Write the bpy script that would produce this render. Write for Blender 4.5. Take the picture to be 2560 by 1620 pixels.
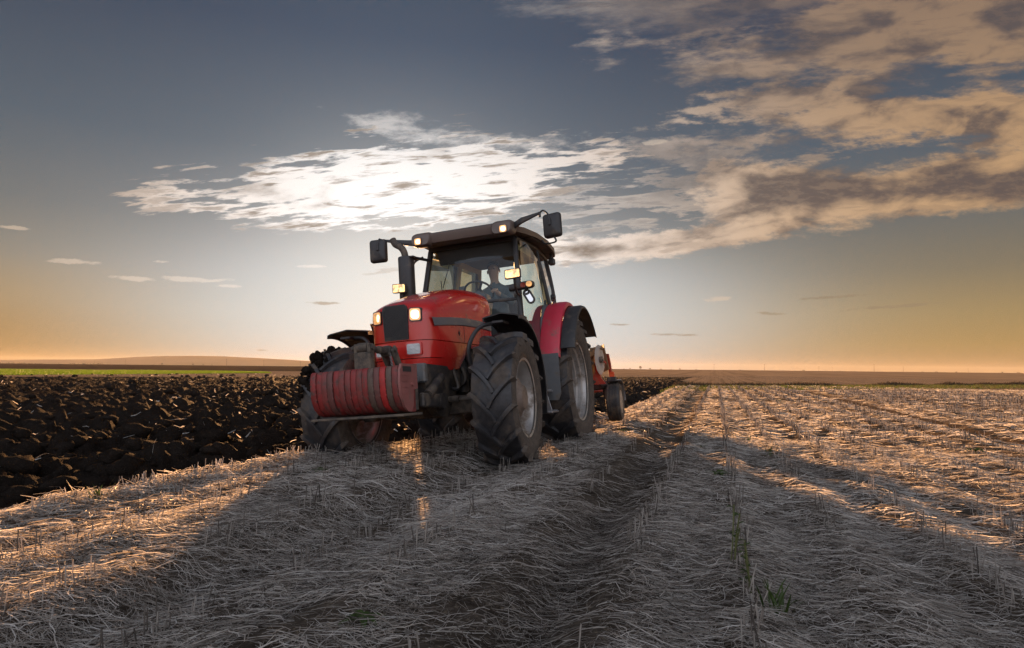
import bpy, bmesh, math, random
import numpy as np
from mathutils import Matrix, Vector
random.seed(7)
rng = np.random.default_rng(11)
for o in list(bpy.data.objects):
    bpy.data.objects.remove(o)
scene = bpy.context.scene
col = scene.collection
R = math.radians

# ------------------------------------------------------------------ camera
CAM_H = 0.926
PITCH, ROLL = math.atan(110.6 / 1595.0), math.atan(0.0105)
fw = Vector((0, math.cos(PITCH), math.sin(PITCH)))
r0, u0 = Vector((1, 0, 0)), Vector((0, -math.sin(PITCH), math.cos(PITCH)))
cr = math.cos(ROLL) * r0 + math.sin(ROLL) * u0
cu = -math.sin(ROLL) * r0 + math.cos(ROLL) * u0
cam_data = bpy.data.cameras.new('camera')
cam = bpy.data.objects.new('camera', cam_data)
col.objects.link(cam)
m = Matrix((cr, cu, -fw)).transposed().to_4x4()
m.translation = (0, 0, CAM_H)
cam.matrix_world = m
cam_data.sensor_width = 36.0
cam_data.lens = 1595.0 / 2560.0 * 36.0
cam_data.clip_start = 0.05
cam_data.clip_end = 30000
scene.camera = cam

# ------------------------------------------------------------------ sun, exposure
SUN_AZ, SUN_EL = R(-10.0), R(6.2)
sdir = Vector((math.sin(SUN_AZ) * math.cos(SUN_EL), math.cos(SUN_AZ) * math.cos(SUN_EL), math.sin(SUN_EL)))
sun_data = bpy.data.lights.new('sun', 'SUN')
sun_data.energy = 5.0
sun_data.angle = R(0.6)
sun_data.color = (1.0, 0.49, 0.19)
sun = bpy.data.objects.new('sun', sun_data)
sun.rotation_euler = sdir.to_track_quat('Z', 'Y').to_euler()
sun.location = sdir * 200
col.objects.link(sun)
scene.view_settings.view_transform = 'Standard'
scene.view_settings.look = 'None'
scene.view_settings.gamma = 1.0
scene.view_settings.exposure = 1.6
scene.view_settings.use_curve_mapping = False
scene.render.engine = 'CYCLES'
cy = scene.cycles
cy.use_denoising = True
cy.denoising_prefilter = 'NONE'
cy.denoising_input_passes = 'RGB_ALBEDO_NORMAL'
cy.max_bounces = 8
cy.diffuse_bounces = 3
cy.glossy_bounces = 4
cy.transmission_bounces = 6
cy.transparent_max_bounces = 16
cy.sample_clamp_indirect = 6.0
cy.caustics_reflective = False
cy.caustics_refractive = False

# ------------------------------------------------------------------ node helper
class NT:
    def __init__(s, tree):
        s.t = tree; s.n = tree.nodes; s.l = tree.links
    def put(s, sock, v):
        if v is None: return
        if hasattr(v, 'is_output') or isinstance(v, bpy.types.NodeSocket): s.l.new(v, sock)
        else:
            if hasattr(sock.default_value, '__len__') and not hasattr(v, '__len__'): v = (v,) * len(sock.default_value)
            if hasattr(sock.default_value, '__len__') and len(v) == 3 and len(sock.default_value) == 4: v = (*v, 1)
            sock.default_value = v
    def math(s, op, a, b=None, c=None, clamp=False):
        n = s.n.new('ShaderNodeMath'); n.operation = op; n.use_clamp = clamp
        s.put(n.inputs[0], a); s.put(n.inputs[1], b); s.put(n.inputs[2], c)
        return n.outputs[0]
    def add(s, a, b): return s.math('ADD', a, b)
    def sub(s, a, b): return s.math('SUBTRACT', a, b)
    def mul(s, a, b): return s.math('MULTIPLY', a, b)
    def vmath(s, op, a, b=None):
        n = s.n.new('ShaderNodeVectorMath'); n.operation = op
        s.put(n.inputs[0], a); s.put(n.inputs[1], b)
        return n.outputs['Value'] if op in ('DOT_PRODUCT', 'LENGTH', 'DISTANCE') else n.outputs[0]
    def sstep(s, x, a, b, lo=0.0, hi=1.0):
        n = s.n.new('ShaderNodeMapRange'); n.interpolation_type = 'SMOOTHSTEP'
        s.put(n.inputs['Value'], x); s.put(n.inputs['From Min'], a); s.put(n.inputs['From Max'], b)
        n.inputs['To Min'].default_value = lo; n.inputs['To Max'].default_value = hi
        return n.outputs[0]
    def lin(s, x, a, b, lo=0.0, hi=1.0):
        n = s.n.new('ShaderNodeMapRange')
        s.put(n.inputs['Value'], x); s.put(n.inputs['From Min'], a); s.put(n.inputs['From Max'], b)
        n.inputs['To Min'].default_value = lo; n.inputs['To Max'].default_value = hi
        return n.outputs[0]
    def mix(s, f, a, b, mode='MIX'):
        n = s.n.new('ShaderNodeMix'); n.data_type = 'RGBA'; n.blend_type = mode; n.clamp_factor = True
        s.put(n.inputs[0], f); s.put(n.inputs[6], a); s.put(n.inputs[7], b)
        return n.outputs[2]
    def ramp(s, x, pts, interp='LINEAR'):
        n = s.n.new('ShaderNodeValToRGB'); n.color_ramp.interpolation = interp
        e = n.color_ramp.elements
        while len(e) < len(pts): e.new(0.5)
        for i, (p, c) in enumerate(pts):
            e[i].position = p; e[i].color = (*c, 1) if hasattr(c, '__len__') else (c, c, c, 1)
        s.put(n.inputs[0], x)
        return n.outputs[0]
    def curve(s, x, pts):
        n = s.n.new('ShaderNodeFloatCurve'); c = n.mapping.curves[0]
        n.mapping.use_clip = False
        pts = sorted(pts)
        while len(c.points) < len(pts): c.points.new(0.5, 0.5)
        for i, (px, py) in enumerate(pts):
            c.points[i].location = (px, py); c.points[i].handle_type = 'AUTO_CLAMPED'
        n.mapping.update()
        s.put(n.inputs['Value'], x)
        return n.outputs[0]
    def comb(s, x, y, z):
        n = s.n.new('ShaderNodeCombineXYZ')
        for i, v in enumerate((x, y, z)): s.put(n.inputs[i], v)
        return n.outputs[0]
    def sep(s, v):
        n = s.n.new('ShaderNodeSeparateXYZ'); s.put(n.inputs[0], v)
        return n.outputs
    def noise(s, v, scale, detail=4, rough=0.5, dist=0.0, color=False):
        n = s.n.new('ShaderNodeTexNoise'); s.put(n.inputs['Vector'], v)
        n.inputs['Scale'].default_value = scale; n.inputs['Detail'].default_value = detail
        n.inputs['Roughness'].default_value = rough; n.inputs['Distortion'].default_value = dist
        return n.outputs['Color' if color else 'Fac']

# ------------------------------------------------------------------ sky
def px_dir(u, v):
    """direction tangents (X = right/forward, Z = up/forward) of the sky at a measured sight line"""
    d = fw + cr * ((u - 1280) / 1595.0) - cu * ((v - 810) / 1595.0)
    return d.x / d.y, d.z / d.y

world = bpy.data.worlds.new('World')
scene.world = world
world.use_nodes = True
wt = NT(world.node_tree)
wt.n.clear()
tc = wt.n.new('ShaderNodeTexCoord')
nrm = wt.vmath('NORMALIZE', tc.outputs['Generated'])
dx, dy, dz = wt.sep(nrm)
el = wt.math('ARCSINE', dz)                                   # radians
dyc = wt.math('MAXIMUM', dy, 0.05)
X, Z = wt.math('DIVIDE', dx, dyc), wt.math('DIVIDE', dz, dyc)
front = wt.sstep(dy, 0.15, 0.4)
# angular distance to the sun, flattened so the glow is wider than tall
sunv = tuple(sdir)
cosd = wt.vmath('DOT_PRODUCT', nrm, sunv)
ang = wt.math('ARCCOSINE', wt.math('MINIMUM', cosd, 0.99999))  # radians
az = wt.math('ARCTAN2', dx, dy)
daz = wt.sub(az, SUN_AZ)
KX = 1 / 3.03                                                # levels below are as seen at this exposure
def lv(c): return tuple(x * KX for x in c)
# clear-sky gradient by elevation
elf = wt.math('MULTIPLY', wt.math('MAXIMUM', el, 0.0), 1.0 / R(60))
gr_far = wt.ramp(elf, [(0.0, lv((0.38, 0.22, 0.095))), (0.035, lv((0.38, 0.245, 0.088))), (0.075, lv((0.33, 0.235, 0.105))),
                       (0.13, lv((0.205, 0.172, 0.115))), (0.20, lv((0.125, 0.135, 0.132))), (0.30, lv((0.078, 0.106, 0.138))),
                       (0.46, lv((0.037, 0.053, 0.088))), (0.62, lv((0.028, 0.036, 0.062))), (1.0, lv((0.06, 0.07, 0.10)))])
gr_near = wt.ramp(elf, [(0.0, lv((0.46, 0.35, 0.18))), (0.035, lv((0.52, 0.45, 0.30))), (0.075, lv((0.53, 0.51, 0.43))),
                        (0.13, lv((0.45, 0.455, 0.46))), (0.20, lv((0.295, 0.31, 0.33))), (0.30, lv((0.138, 0.172, 0.210))),
                        (0.46, lv((0.062, 0.092, 0.142))), (0.62, lv((0.050, 0.069, 0.103))), (1.0, lv((0.06, 0.07, 0.10)))])
nearf = wt.math('POWER', 2.718, wt.mul(wt.math('POWER', wt.math('DIVIDE', daz, 0.43), 2.0), -1.0))
gr_far = wt.mix(wt.mul(wt.sstep(az, -0.15, -0.65), wt.sstep(el, 0.16, 0.03)), gr_far, lv((0.30, 0.14, 0.0)))
grad = wt.mix(nearf, gr_far, gr_near)
# the opposite sky, out of view: made paler and brighter to add fill light
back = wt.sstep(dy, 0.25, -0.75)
gr_back_fill = wt.ramp(elf, [(0.0, (0.36, 0.335, 0.34)), (0.2, (0.38, 0.39, 0.44)), (0.5, (0.35, 0.385, 0.46)), (1.0, (0.20, 0.235, 0.30))])
grad = wt.mix(back, grad, gr_back_fill)
# glow round the hidden sun, wider than tall
gq = wt.add(wt.math('POWER', wt.math('DIVIDE', wt.sub(daz, 0.10), 0.42), 2.0), wt.math('POWER', wt.math('DIVIDE', wt.sub(el, 0.065), 0.130), 2.0))
g1 = wt.math('POWER', 2.718, wt.mul(wt.math('POWER', gq, 1.5), -1.0))
grad = wt.mix(wt.mul(g1, 0.96), grad, lv((0.61, 0.67, 0.705)))
g2 = wt.math('POWER', 2.718, wt.mul(wt.math('POWER', wt.math('DIVIDE', ang, 0.17), 2.0), -1.0))
grad = wt.mix(wt.mul(g2, 0.7), grad, lv((0.88, 0.86, 0.82)))

# ---- clouds: banks with a measured upper and lower rim, frayed by noise
wn = wt.noise(wt.comb(wt.mul(X, 1.0), 0.0, wt.mul(Z, 2.6)), 9.0, 6, 0.6, 0.1, color=True)
wn = wt.sep(wt.vmath('SUBTRACT', wn, (0.5, 0.5, 0.5)))
fine = wt.noise(wt.comb(wt.add(X, wt.mul(Z, 0.6)), 3.0, wt.mul(wt.sub(Z, wt.mul(X, 0.10)), 2.8)), 30.0, 9, 0.64, 0.1)
broad = wt.noise(wt.comb(X, 7.0, wt.mul(wt.sub(Z, wt.mul(X, 0.12)), 4.2)), 5.5, 7, 0.58, 0.1)
band_n = wt.noise(wt.comb(X, 11.0, wt.mul(wt.sub(Z, wt.mul(X, 0.10)), 7.0)), 8.0, 6, 0.60, 0.2)
soft_n = wt.noise(wt.comb(X, 21.0, wt.mul(wt.sub(Z, wt.mul(X, 0.16)), 2.4)), 6.0, 5, 0.55, 0.3)
Xw = wt.add(X, wt.mul(wn[0], 0.050))
Zw = wt.add(Z, wt.mul(wn[2], 0.030))
Xn = wt.mul(wt.add(Xw, 1.0), 0.5)
def bank(pts, ab, af, soft, astr=0.0):
    """pts: (u, top v, bottom v) of the bank in sight lines; returns density 0..1 and depth inside"""
    top, bot = [], []
    for u, a, b in pts:
        xa, za = px_dir(u, a); xb, zb = px_dir(u, b)
        top.append(((xa + 1) / 2, za)); bot.append(((xb + 1) / 2, zb))
    d = wt.math('MINIMUM', wt.sub(wt.curve(Xn, top), Zw), wt.sub(Zw, wt.curve(Xn, bot)))
    x0, x1 = top[0][0], top[-1][0]
    d = wt.math('MINIMUM', d, wt.math('MINIMUM', wt.mul(wt.sub(Xn, x0), 0.5), wt.mul(wt.sub(x1, Xn), 0.5)))
    dn = wt.add(d, wt.mul(wt.sub(fine, 0.5), af))
    if astr: dn = wt.add(dn, wt.mul(wt.sub(band_n, 0.53), astr))
    dn = wt.add(dn, wt.mul(wt.sub(broad, 0.5), ab))
    return wt.sstep(dn, -soft, soft), d
def vmax(*a):
    r = a[0]
    for b in a[1:]: r = wt.math('MAXIMUM', r, b)
    return r
A, dA = bank([(350, 484, 486), (480, 462, 506), (600, 450, 545), (700, 404, 572), (820, 374, 574), (950, 352, 562),
              (1060, 338, 548), (1180, 345, 548), (1300, 350, 512), (1420, 352, 450), (1540, 356, 400), (1600, 364, 372)], 0.11, 0.036, 0.013, 0.29)
A2, _ = bank([(930, 305, 312), (1000, 310, 352), (1100, 330, 372), (1260, 340, 380), (1400, 350, 370)], 0.10, 0.09, 0.022)
B, dB = bank([(1180, 556, 566), (1330, 520, 572), (1500, 452, 560), (1640, 412, 545), (1780, 386, 540), (1900, 388, 520), (2000, 402, 470)], 0.16, 0.11, 0.020, 0.46)
Cc, dC = bank([(1730, 470, 505), (1800, 402, 550), (1900, 408, 562), (2050, 412, 556), (2250, 410, 546), (2420, 392, 524), (2560, 376, 508), (2760, 340, 480)], 0.08, 0.055, 0.014)
D, dD = bank([(1300, 612, 632), (1400, 596, 654), (1520, 588, 657), (1680, 582, 642), (1800, 556, 614), (1920, 526, 582), (2050, 510, 560)], 0.060, 0.050, 0.008)
E_, dE = bank([(1620, 318, 324), (1720, 258, 314), (1820, 226, 300), (1940, 204, 300), (2060, 200, 284), (2150, 215, 262)], 0.15, 0.10, 0.016)
Fb, dF = bank([(1790, 120, 172), (1910, 92, 186), (2010, 30, 210), (2120, -60, 242), (2300, -200, 230), (2560, -300, 204), (2900, -300, 160)], 0.46, 0.11, 0.045)
F2, dF2 = bank([(1560, -60, 20), (1700, -120, 54), (1860, -160, 44), (2050, -200, 34), (2300, -300, 60), (2700, -350, 60)], 0.24, 0.08, 0.045)
G, dG = bank([(1900, 298, 312), (2040, 258, 344), (2160, 244, 360), (2300, 250, 356), (2450, 238, 360), (2560, 232, 374), (2800, 200, 372)], 0.13, 0.08, 0.018)
H_, dH = bank([(1570, 350, 364), (1700, 345, 384), (1860, 340, 378), (1960, 350, 366)], 0.12, 0.09, 0.018)
dens = vmax(A, wt.mul(A2, 0.6), wt.mul(B, 0.46), wt.mul(Cc, 0.97), D, wt.mul(E_, 0.85), wt.mul(Fb, 0.82), wt.mul(F2, 0.52), wt.mul(G, 0.95), wt.mul(H_, 0.6))
# small separate streaks
def streak(u, v, hw, hh, tilt=0.0):
    x, z = px_dir(u, v)
    ddx = wt.sub(X, x)
    ddz = wt.sub(wt.add(Z, wt.mul(wn[2], 0.008)), wt.add(wt.mul(ddx, tilt), z))
    q = wt.add(wt.math('POWER', wt.math('DIVIDE', ddx, hw / 1595.0), 2.0), wt.math('POWER', wt.math('DIVIDE', ddz, hh / 1595.0), 2.0))
    q = wt.add(q, wt.mul(wt.sub(fine, 0.5), 6.0))
    return wt.sstep(q, 1.3, 0.1)
small = vmax(*[streak(*a) for a in [(190, 655, 62, 7, -.06), (25, 568, 46, 5, -.1), (342, 696, 62, 6, -.06), (455, 697, 72, 7, -.08), (530, 702, 52, 5, .05),
                                     (402, 653, 24, 3), (572, 716, 30, 4), (1790, 746, 34, 6, .06), 
                                     (1640, 356, 34, 8, .05), (780, 667, 40, 4), (1090, 580, 40, 4)]])
low = vmax(*[streak(*a) for a in [(816, 758, 46, 4.5, 0), (1545, 812, 28, 3, 0), (1690, 838, 50, 3.4, 0), (1925, 783, 34, 4, 0),
                                  (2225, 768, 120, 5, .09), (2090, 742, 90, 4, .08), (655, 875, 16, 2.5, 0)]])
# colours: bright near the sun, tan further off, grey-brown where thick
sunny = wt.math('POWER', 2.718, wt.mul(wt.math('POWER', wt.math('DIVIDE', daz, 0.40), 2.0), -1.0))
lit = wt.mix(sunny, lv((0.52, 0.32, 0.165)), lv((1.15, 1.12, 1.10)))
lit = wt.mix(wt.sstep(el, 0.22, 0.50), lit, wt.mix(sunny, lv((0.31, 0.20, 0.125)), lv((0.50, 0.46, 0.43))))
thickc = wt.mix(sunny, lv((0.072, 0.064, 0.072)), lv((0.25, 0.195, 0.15)))
depth_in = vmax(wt.mul(dA, 0.12), dC, wt.mul(dD, 1.1), wt.mul(dG, 0.22), wt.mul(dB, 0.2))
core = wt.sstep(wt.add(depth_in, wt.mul(wt.sub(soft_n, 0.5), 0.10)), 0.006, 0.030)
vol = wt.mul(wt.sstep(soft_n, 0.44, 0.60), wt.lin(sunny, 0.15, 0.7, 1.0, 0.0))
strk = wt.mul(wt.sstep(band_n, 0.53, 0.63), wt.lin(sunny, 0.2, 0.8, 0.25, 0.85))
dark = wt.math('MINIMUM', vmax(wt.mul(core, 0.92), wt.mul(vol, 0.86), strk), 0.95)
ccol = wt.mix(dark, lit, thickc)
ccol = wt.mix(wt.mul(wt.sstep(fine, 0.44, 0.60), 0.30), ccol, wt.mix(0.6, ccol, lit))
thin = wt.mix(wt.math('POWER', dens, 0.8), grad, ccol)
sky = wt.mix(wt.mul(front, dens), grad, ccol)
sky = wt.mix(wt.mul(wt.mul(small, 0.55), front), sky, wt.mix(0.35, lit, lv((0.75, 0.64, 0.50))))
sky = wt.mix(wt.mul(wt.mul(low, 0.62), front), sky, lv((0.27, 0.20, 0.13)))
# the same kind of broken cloud goes on over the rest of the sky
pz = wt.math('MAXIMUM', dz, 0.03)
pl = wt.comb(wt.math('DIVIDE', dx, wt.add(pz, 0.12)), wt.math('DIVIDE', dy, wt.add(pz, 0.12)), 0.0)
cn = wt.noise(pl, 0.8, 7, 0.6, 0.5)
oth = wt.mul(wt.mul(wt.sstep(cn, 0.50, 0.62), wt.sstep(dy, 0.30, 0.0)), wt.sstep(dz, 0.02, 0.12))
sky = wt.mix(wt.mul(oth, 0.7), sky, wt.mix(wt.sstep(cn, 0.58, 0.72), (0.37, 0.32, 0.29), (0.235, 0.22, 0.235)))
# below the horizon
sky = wt.mix(wt.sstep(dz, -0.004, -0.03), sky, (0.06, 0.043, 0.026))

nis = wt.n.new('ShaderNodeTexSky')
nis.sky_type = 'NISHITA'
nis.sun_disc = False
nis.sun_elevation = SUN_EL
nis.sun_rotation = SUN_AZ
nis.dust_density = 2.0
bg1 = wt.n.new('ShaderNodeBackground'); bg1.inputs['Strength'].default_value = 0.05
wt.l.new(nis.outputs[0], bg1.inputs['Color'])
bg2 = wt.n.new('ShaderNodeBackground'); bg2.inputs['Strength'].default_value = 1.0
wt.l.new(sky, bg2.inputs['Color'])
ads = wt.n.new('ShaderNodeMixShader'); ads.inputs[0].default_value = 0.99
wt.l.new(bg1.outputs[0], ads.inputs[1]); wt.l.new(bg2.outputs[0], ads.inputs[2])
wo = wt.n.new('ShaderNodeOutputWorld')
wt.l.new(ads.outputs[0], wo.inputs['Surface'])
world.cycles.sampling_method = 'MANUAL'
world.cycles.sample_map_resolution = 1024

# ================================================================== materials
def new_mat(name):
    mt = bpy.data.materials.new(name); mt.use_nodes = True
    nt = NT(mt.node_tree); nt.n.clear()
    out = nt.n.new('ShaderNodeOutputMaterial')
    bs = nt.n.new('ShaderNodeBsdfPrincipled')
    nt.l.new(bs.outputs[0], out.inputs['Surface'])
    return mt, nt, bs, out
def bump(nt, bs, h, strength, dist=0.02):
    b = nt.n.new('ShaderNodeBump'); b.inputs['Strength'].default_value = strength; b.inputs['Distance'].default_value = dist
    nt.put(b.inputs['Height'], h); nt.l.new(b.outputs[0], bs.inputs['Normal'])
def obj_co(nt): return nt.n.new('ShaderNodeTexCoord').outputs['Object']
def geo_pos(nt): return nt.n.new('ShaderNodeNewGeometry').outputs['Position']
def simple(name, c, rough=0.5, metal=0.0, spec=0.5, var=0.15, scale=6.0, dirt=None, dirt_amt=0.5, dirt_scale=3.0, rvar=0.15, bmp=0.0, coat=0.0):
    """painted or cast surface with grain, wear and optional dirt"""
    mt, nt, bs, out = new_mat(name)
    p = obj_co(nt)
    n1 = nt.noise(p, scale, 5, 0.6)
    lo = tuple(x * (1 - var) for x in c); hi = tuple(min(1, x * (1 + var)) for x in c)
    cc = nt.ramp(n1, [(0.3, lo), (0.7, hi)])
    ro = nt.lin(n1, 0.3, 0.7, rough - rvar * 0.5, min(1, rough + rvar * 0.5))
    if dirt:
        n2 = nt.noise(p, dirt_scale, 8, 0.68)
        f = nt.sstep(n2, 0.62 - dirt_amt * 0.4, 0.78 - dirt_amt * 0.3)
        cc = nt.mix(f, cc, dirt)
        ro = nt.math('MAXIMUM', ro, nt.mul(f, 0.85))
        if metal: nt.put(bs.inputs['Metallic'], nt.sub(metal, nt.mul(f, metal)))
    elif metal: bs.inputs['Metallic'].default_value = metal
    nt.put(bs.inputs['Base Color'], cc); nt.put(bs.inputs['Roughness'], ro)
    bs.inputs['Specular IOR Level'].default_value = spec
    if coat: bs.inputs['Coat Weight'].default_value = coat; bs.inputs['Coat Roughness'].default_value = 0.06
    if bmp: bump(nt, bs, nt.noise(p, scale * 6, 6, 0.65), bmp, 0.01)
    return mt

# ================================================================== numpy noise for terrain
_perm = rng.permutation(512)
def _h(ix, iy, k=0):
    return _perm[(_perm[(ix + k * 57) & 511] + iy) & 511] / 511.0
def vnoise(x, y, k=0):
    ix, iy = np.floor(x).astype(int), np.floor(y).astype(int)
    fx, fy = x - ix, y - iy
    fx = fx * fx * (3 - 2 * fx); fy = fy * fy * (3 - 2 * fy)
    a, b = _h(ix, iy, k), _h(ix + 1, iy, k); c, d = _h(ix, iy + 1, k), _h(ix + 1, iy + 1, k)
    return (a + (b - a) * fx) * (1 - fy) + (c + (d - c) * fx) * fy - 0.5
def fbm(x, y, octv=4, k=0, gain=0.5):
    s, a = 0, 1.0
    for i in range(octv):
        s = s + a * vnoise(x * 2 ** i + 13.7 * i, y * 2 ** i - 7.1 * i, k + i); a *= gain
    return s
def worley(x, y, k=0):
    """distance to the nearest scattered point, and that point's random value"""
    ix, iy = np.floor(x).astype(int), np.floor(y).astype(int)
    best = np.full(x.shape, 9.0); val = np.zeros(x.shape)
    for i in (-1, 0, 1):
        for j in (-1, 0, 1):
            px = ix + i + _h(ix + i, iy + j, k + 1); py = iy + j + _h(ix + i, iy + j, k + 2)
            d = np.hypot(px - x, py - y); mk = d < best
            val = np.where(mk, _h(ix + i, iy + j, k + 3), val); best = np.minimum(best, d)
    return best, val

# ================================================================== layout of the field
YAW = R(17.7751)                                        # direction of the rows and of travel
ca, sa = math.cos(YAW), math.sin(YAW)
def to_sl(x, y): return x * ca - y * sa, x * sa + y * ca   # across the rows, along the rows
def to_xy(s, l): return s * ca + l * sa, -s * sa + l * ca
def edge_s(l):
    """lip of the unploughed strip, across the rows"""
    return np.interp(l, [-60, 2, 4, 5.3, 6.2, 9, 11.5, 12.8, 14, 46, 60], [-4.15, -4.15, -4.06, -3.98, -3.62, -3.5, -3.45, -2.5, -2.12, -2.2, -2.2])
def smooth(a, b, x):
    t = np.clip((x - a) / (b - a), 0, 1); return t * t * (3 - 2 * t)
def rut(s, c, w): return np.exp(-((s - c) / w) ** 2)
def end_l(s):
    """far end of the field; on the ploughed side the land runs on to the green strip"""
    return np.where(np.asarray(s) < -2.3, 92.0 + (np.asarray(s) + 2.3) * 1.42, 40.2 + (np.maximum(s, -2.3) + 0.7) * 0.91)
def stubble_h(x, y):
    s, l = to_sl(x, y)
    d = np.hypot(x, y)
    near = np.clip(1.2 - d / 60, 0, 1)
    wob = 0.035 * vnoise(l * 0.35, s * 0 + 3.3, 5)
    h = 0.025 * fbm(x * 0.9, y * 0.9, 3, 3) + 0.042 * fbm(x * 4.3, y * 4.3, 3, 9)
    h = h - 0.07 * rut(s, -0.68 + wob, 0.22) + 0.030 * rut(s, -0.15 + wob, 0.24) + 0.025 * rut(s, -1.2 + wob, 0.22)
    h = h - 0.08 * rut(s, -2.0 + wob * 2, 0.25) + 0.06 * rut(s, -2.7 + wob * 2, 0.35)
    h = h - 0.08 * rut(s, 3.9 + wob, 0.35) + 0.03 * rut(s, 3.3 + wob, 0.3) - 0.05 * rut(s, 6.2 + wob, 0.35)
    rows = np.cos((s - 0.11) / 0.5 * 2 * math.pi)
    h = h + 0.024 * rows * np.clip(1 - d / 40, 0, 1)
    return h * near
def plough_h(x, y):
    s, l = to_sl(x, y)
    d = np.hypot(x, y)
    inn = edge_s(l) - s                                  # metres inside the ploughed land
    amp = np.clip(1.15 - d / 140, 0.35, 1)
    xw, yw = x + 0.25 * fbm(x * 2, y * 2, 2, 40), y + 0.25 * fbm(x * 2, y * 2, 2, 44)
    d1, v1 = worley(xw * 1.5, yw * 1.5, 20)
    d2, v2 = worley(xw * 3.6, yw * 3.6, 24)
    d3, v3 = worley(xw * 9.0, yw * 9.0, 28)
    c1 = np.clip(1 - (d1 / 0.80) ** 1.5, 0, 1) * (0.25 + 0.75 * v1)
    c2 = np.clip(1 - (d2 / 0.72) ** 1.6, 0, 1) * (0.15 + 0.85 * v2)
    c3 = np.clip(1 - (d3 / 0.70) ** 1.8, 0, 1) * (0.1 + 0.9 * v3)
    h = 0.23 * c1 + 0.14 * c2 + 0.055 * c3 * np.clip(1.2 - d / 22, 0, 1)
    h = h + 0.045 * np.cos(s / 0.42 * 2 * math.pi + 1.5 * vnoise(l * 0.6, s * 0.8, 31)) + 0.08 * fbm(x * 0.8, y * 0.8, 3, 35)
    h = h + 0.085 * fbm(x * 4.5, y * 4.5, 2, 36, 0.5) * np.clip(1.3 - d / 30, 0.2, 1) + 0.030 * fbm(x * 13, y * 13, 2, 37, 0.5) * np.clip(1.2 - d / 14, 0, 1)
    h = (h - 0.20) * amp
    fur = -0.27 + 0.05 * c2 + 0.03 * c3
    return fur + (h - fur) * smooth(0.25, 1.15, inn)
def ground_h(x, y):
    s, l = to_sl(x, y)
    inn = edge_s(l) + 0.10 * vnoise(l * 2.3, l * 0 + 1.7, 50) + 0.06 * vnoise(l * 7.0, l * 0 + 4.7, 51) - s
    t = smooth(-0.05, 0.07, inn)
    t = np.where(l > end_l(s), 0, t)
    return stubble_h(x, y) * (1 - t) + plough_h(x, y) * t, t

def grid_obj(name, X2, Y2, Z2, mat, mask=None, smooth_=True):
    nr, nc = X2.shape
    co = np.stack([X2, Y2, Z2], -1).reshape(-1, 3).astype(np.float32)
    idx = np.arange(nr * nc).reshape(nr, nc)
    q = np.stack([idx[:-1, :-1], idx[:-1, 1:], idx[1:, 1:], idx[1:, :-1]], -1).reshape(-1, 4)
    if mask is not None:
        q = q[mask[:-1, :-1].reshape(-1)]
        used = np.unique(q); rm = np.full(nr * nc, -1); rm[used] = np.arange(len(used)); q = rm[q]; co = co[used]
    return np_mesh(name, co, q, mat, smooth_)
def np_mesh(name, co, q, mat, smooth_=True, vcol=None):
    k = q.shape[1]
    me = bpy.data.meshes.new(name)
    me.vertices.add(len(co)); me.vertices.foreach_set('co', np.ascontiguousarray(co, np.float32).ravel())
    me.loops.add(q.size); me.loops.foreach_set('vertex_index', np.ascontiguousarray(q, np.int32).ravel())
    me.polygons.add(len(q)); me.polygons.foreach_set('loop_start', np.arange(0, q.size, k, dtype=np.int32))
    me.update(calc_edges=True)
    if smooth_: me.polygons.foreach_set('use_smooth', np.ones(len(q), bool))
    if vcol is not None:
        at = me.attributes.new('tone', 'FLOAT', 'POINT'); at.data.foreach_set('value', np.ascontiguousarray(vcol, np.float32))
    me.validate()
    me.materials.append(mat)
    o = bpy.data.objects.new(name, me); col.objects.link(o)
    return o

# ---- ground materials
M_soil, nt, bs, _ = new_mat('ploughed_soil')
p = geo_pos(nt)
n1, n2 = nt.noise(p, 2.2, 6, 0.65), nt.noise(p, 22, 6, 0.7)
c = nt.ramp(n1, [(0.3, (0.016, 0.0125, 0.0105)), (0.7, (0.031, 0.024, 0.020))])
c = nt.mix(nt.sstep(n2, 0.5, 0.75), c, (0.040, 0.031, 0.026))
nt.put(bs.inputs['Base Color'], c); bs.inputs['Roughness'].default_value = 0.9
bs.inputs['Specular IOR Level'].default_value = 0.02
bump(nt, bs, nt.add(nt.noise(p, 40, 6, 0.75), nt.mul(nt.noise(p, 9, 5, 0.7), 1.5)), 1.0, 0.05)

M_stub, nt, bs, _ = new_mat('stubble_ground')
p = geo_pos(nt)
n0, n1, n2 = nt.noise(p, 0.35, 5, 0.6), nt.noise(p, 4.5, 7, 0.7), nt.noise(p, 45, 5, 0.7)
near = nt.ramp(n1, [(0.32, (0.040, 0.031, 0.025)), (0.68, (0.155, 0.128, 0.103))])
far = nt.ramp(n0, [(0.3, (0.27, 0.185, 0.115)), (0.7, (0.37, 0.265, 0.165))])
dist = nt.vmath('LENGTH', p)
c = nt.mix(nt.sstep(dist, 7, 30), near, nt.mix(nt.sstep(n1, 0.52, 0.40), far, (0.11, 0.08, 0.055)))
c = nt.mix(nt.mul(nt.sstep(n2, 0.52, 0.7), 0.6), c, (0.36, 0.29, 0.21))
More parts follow.
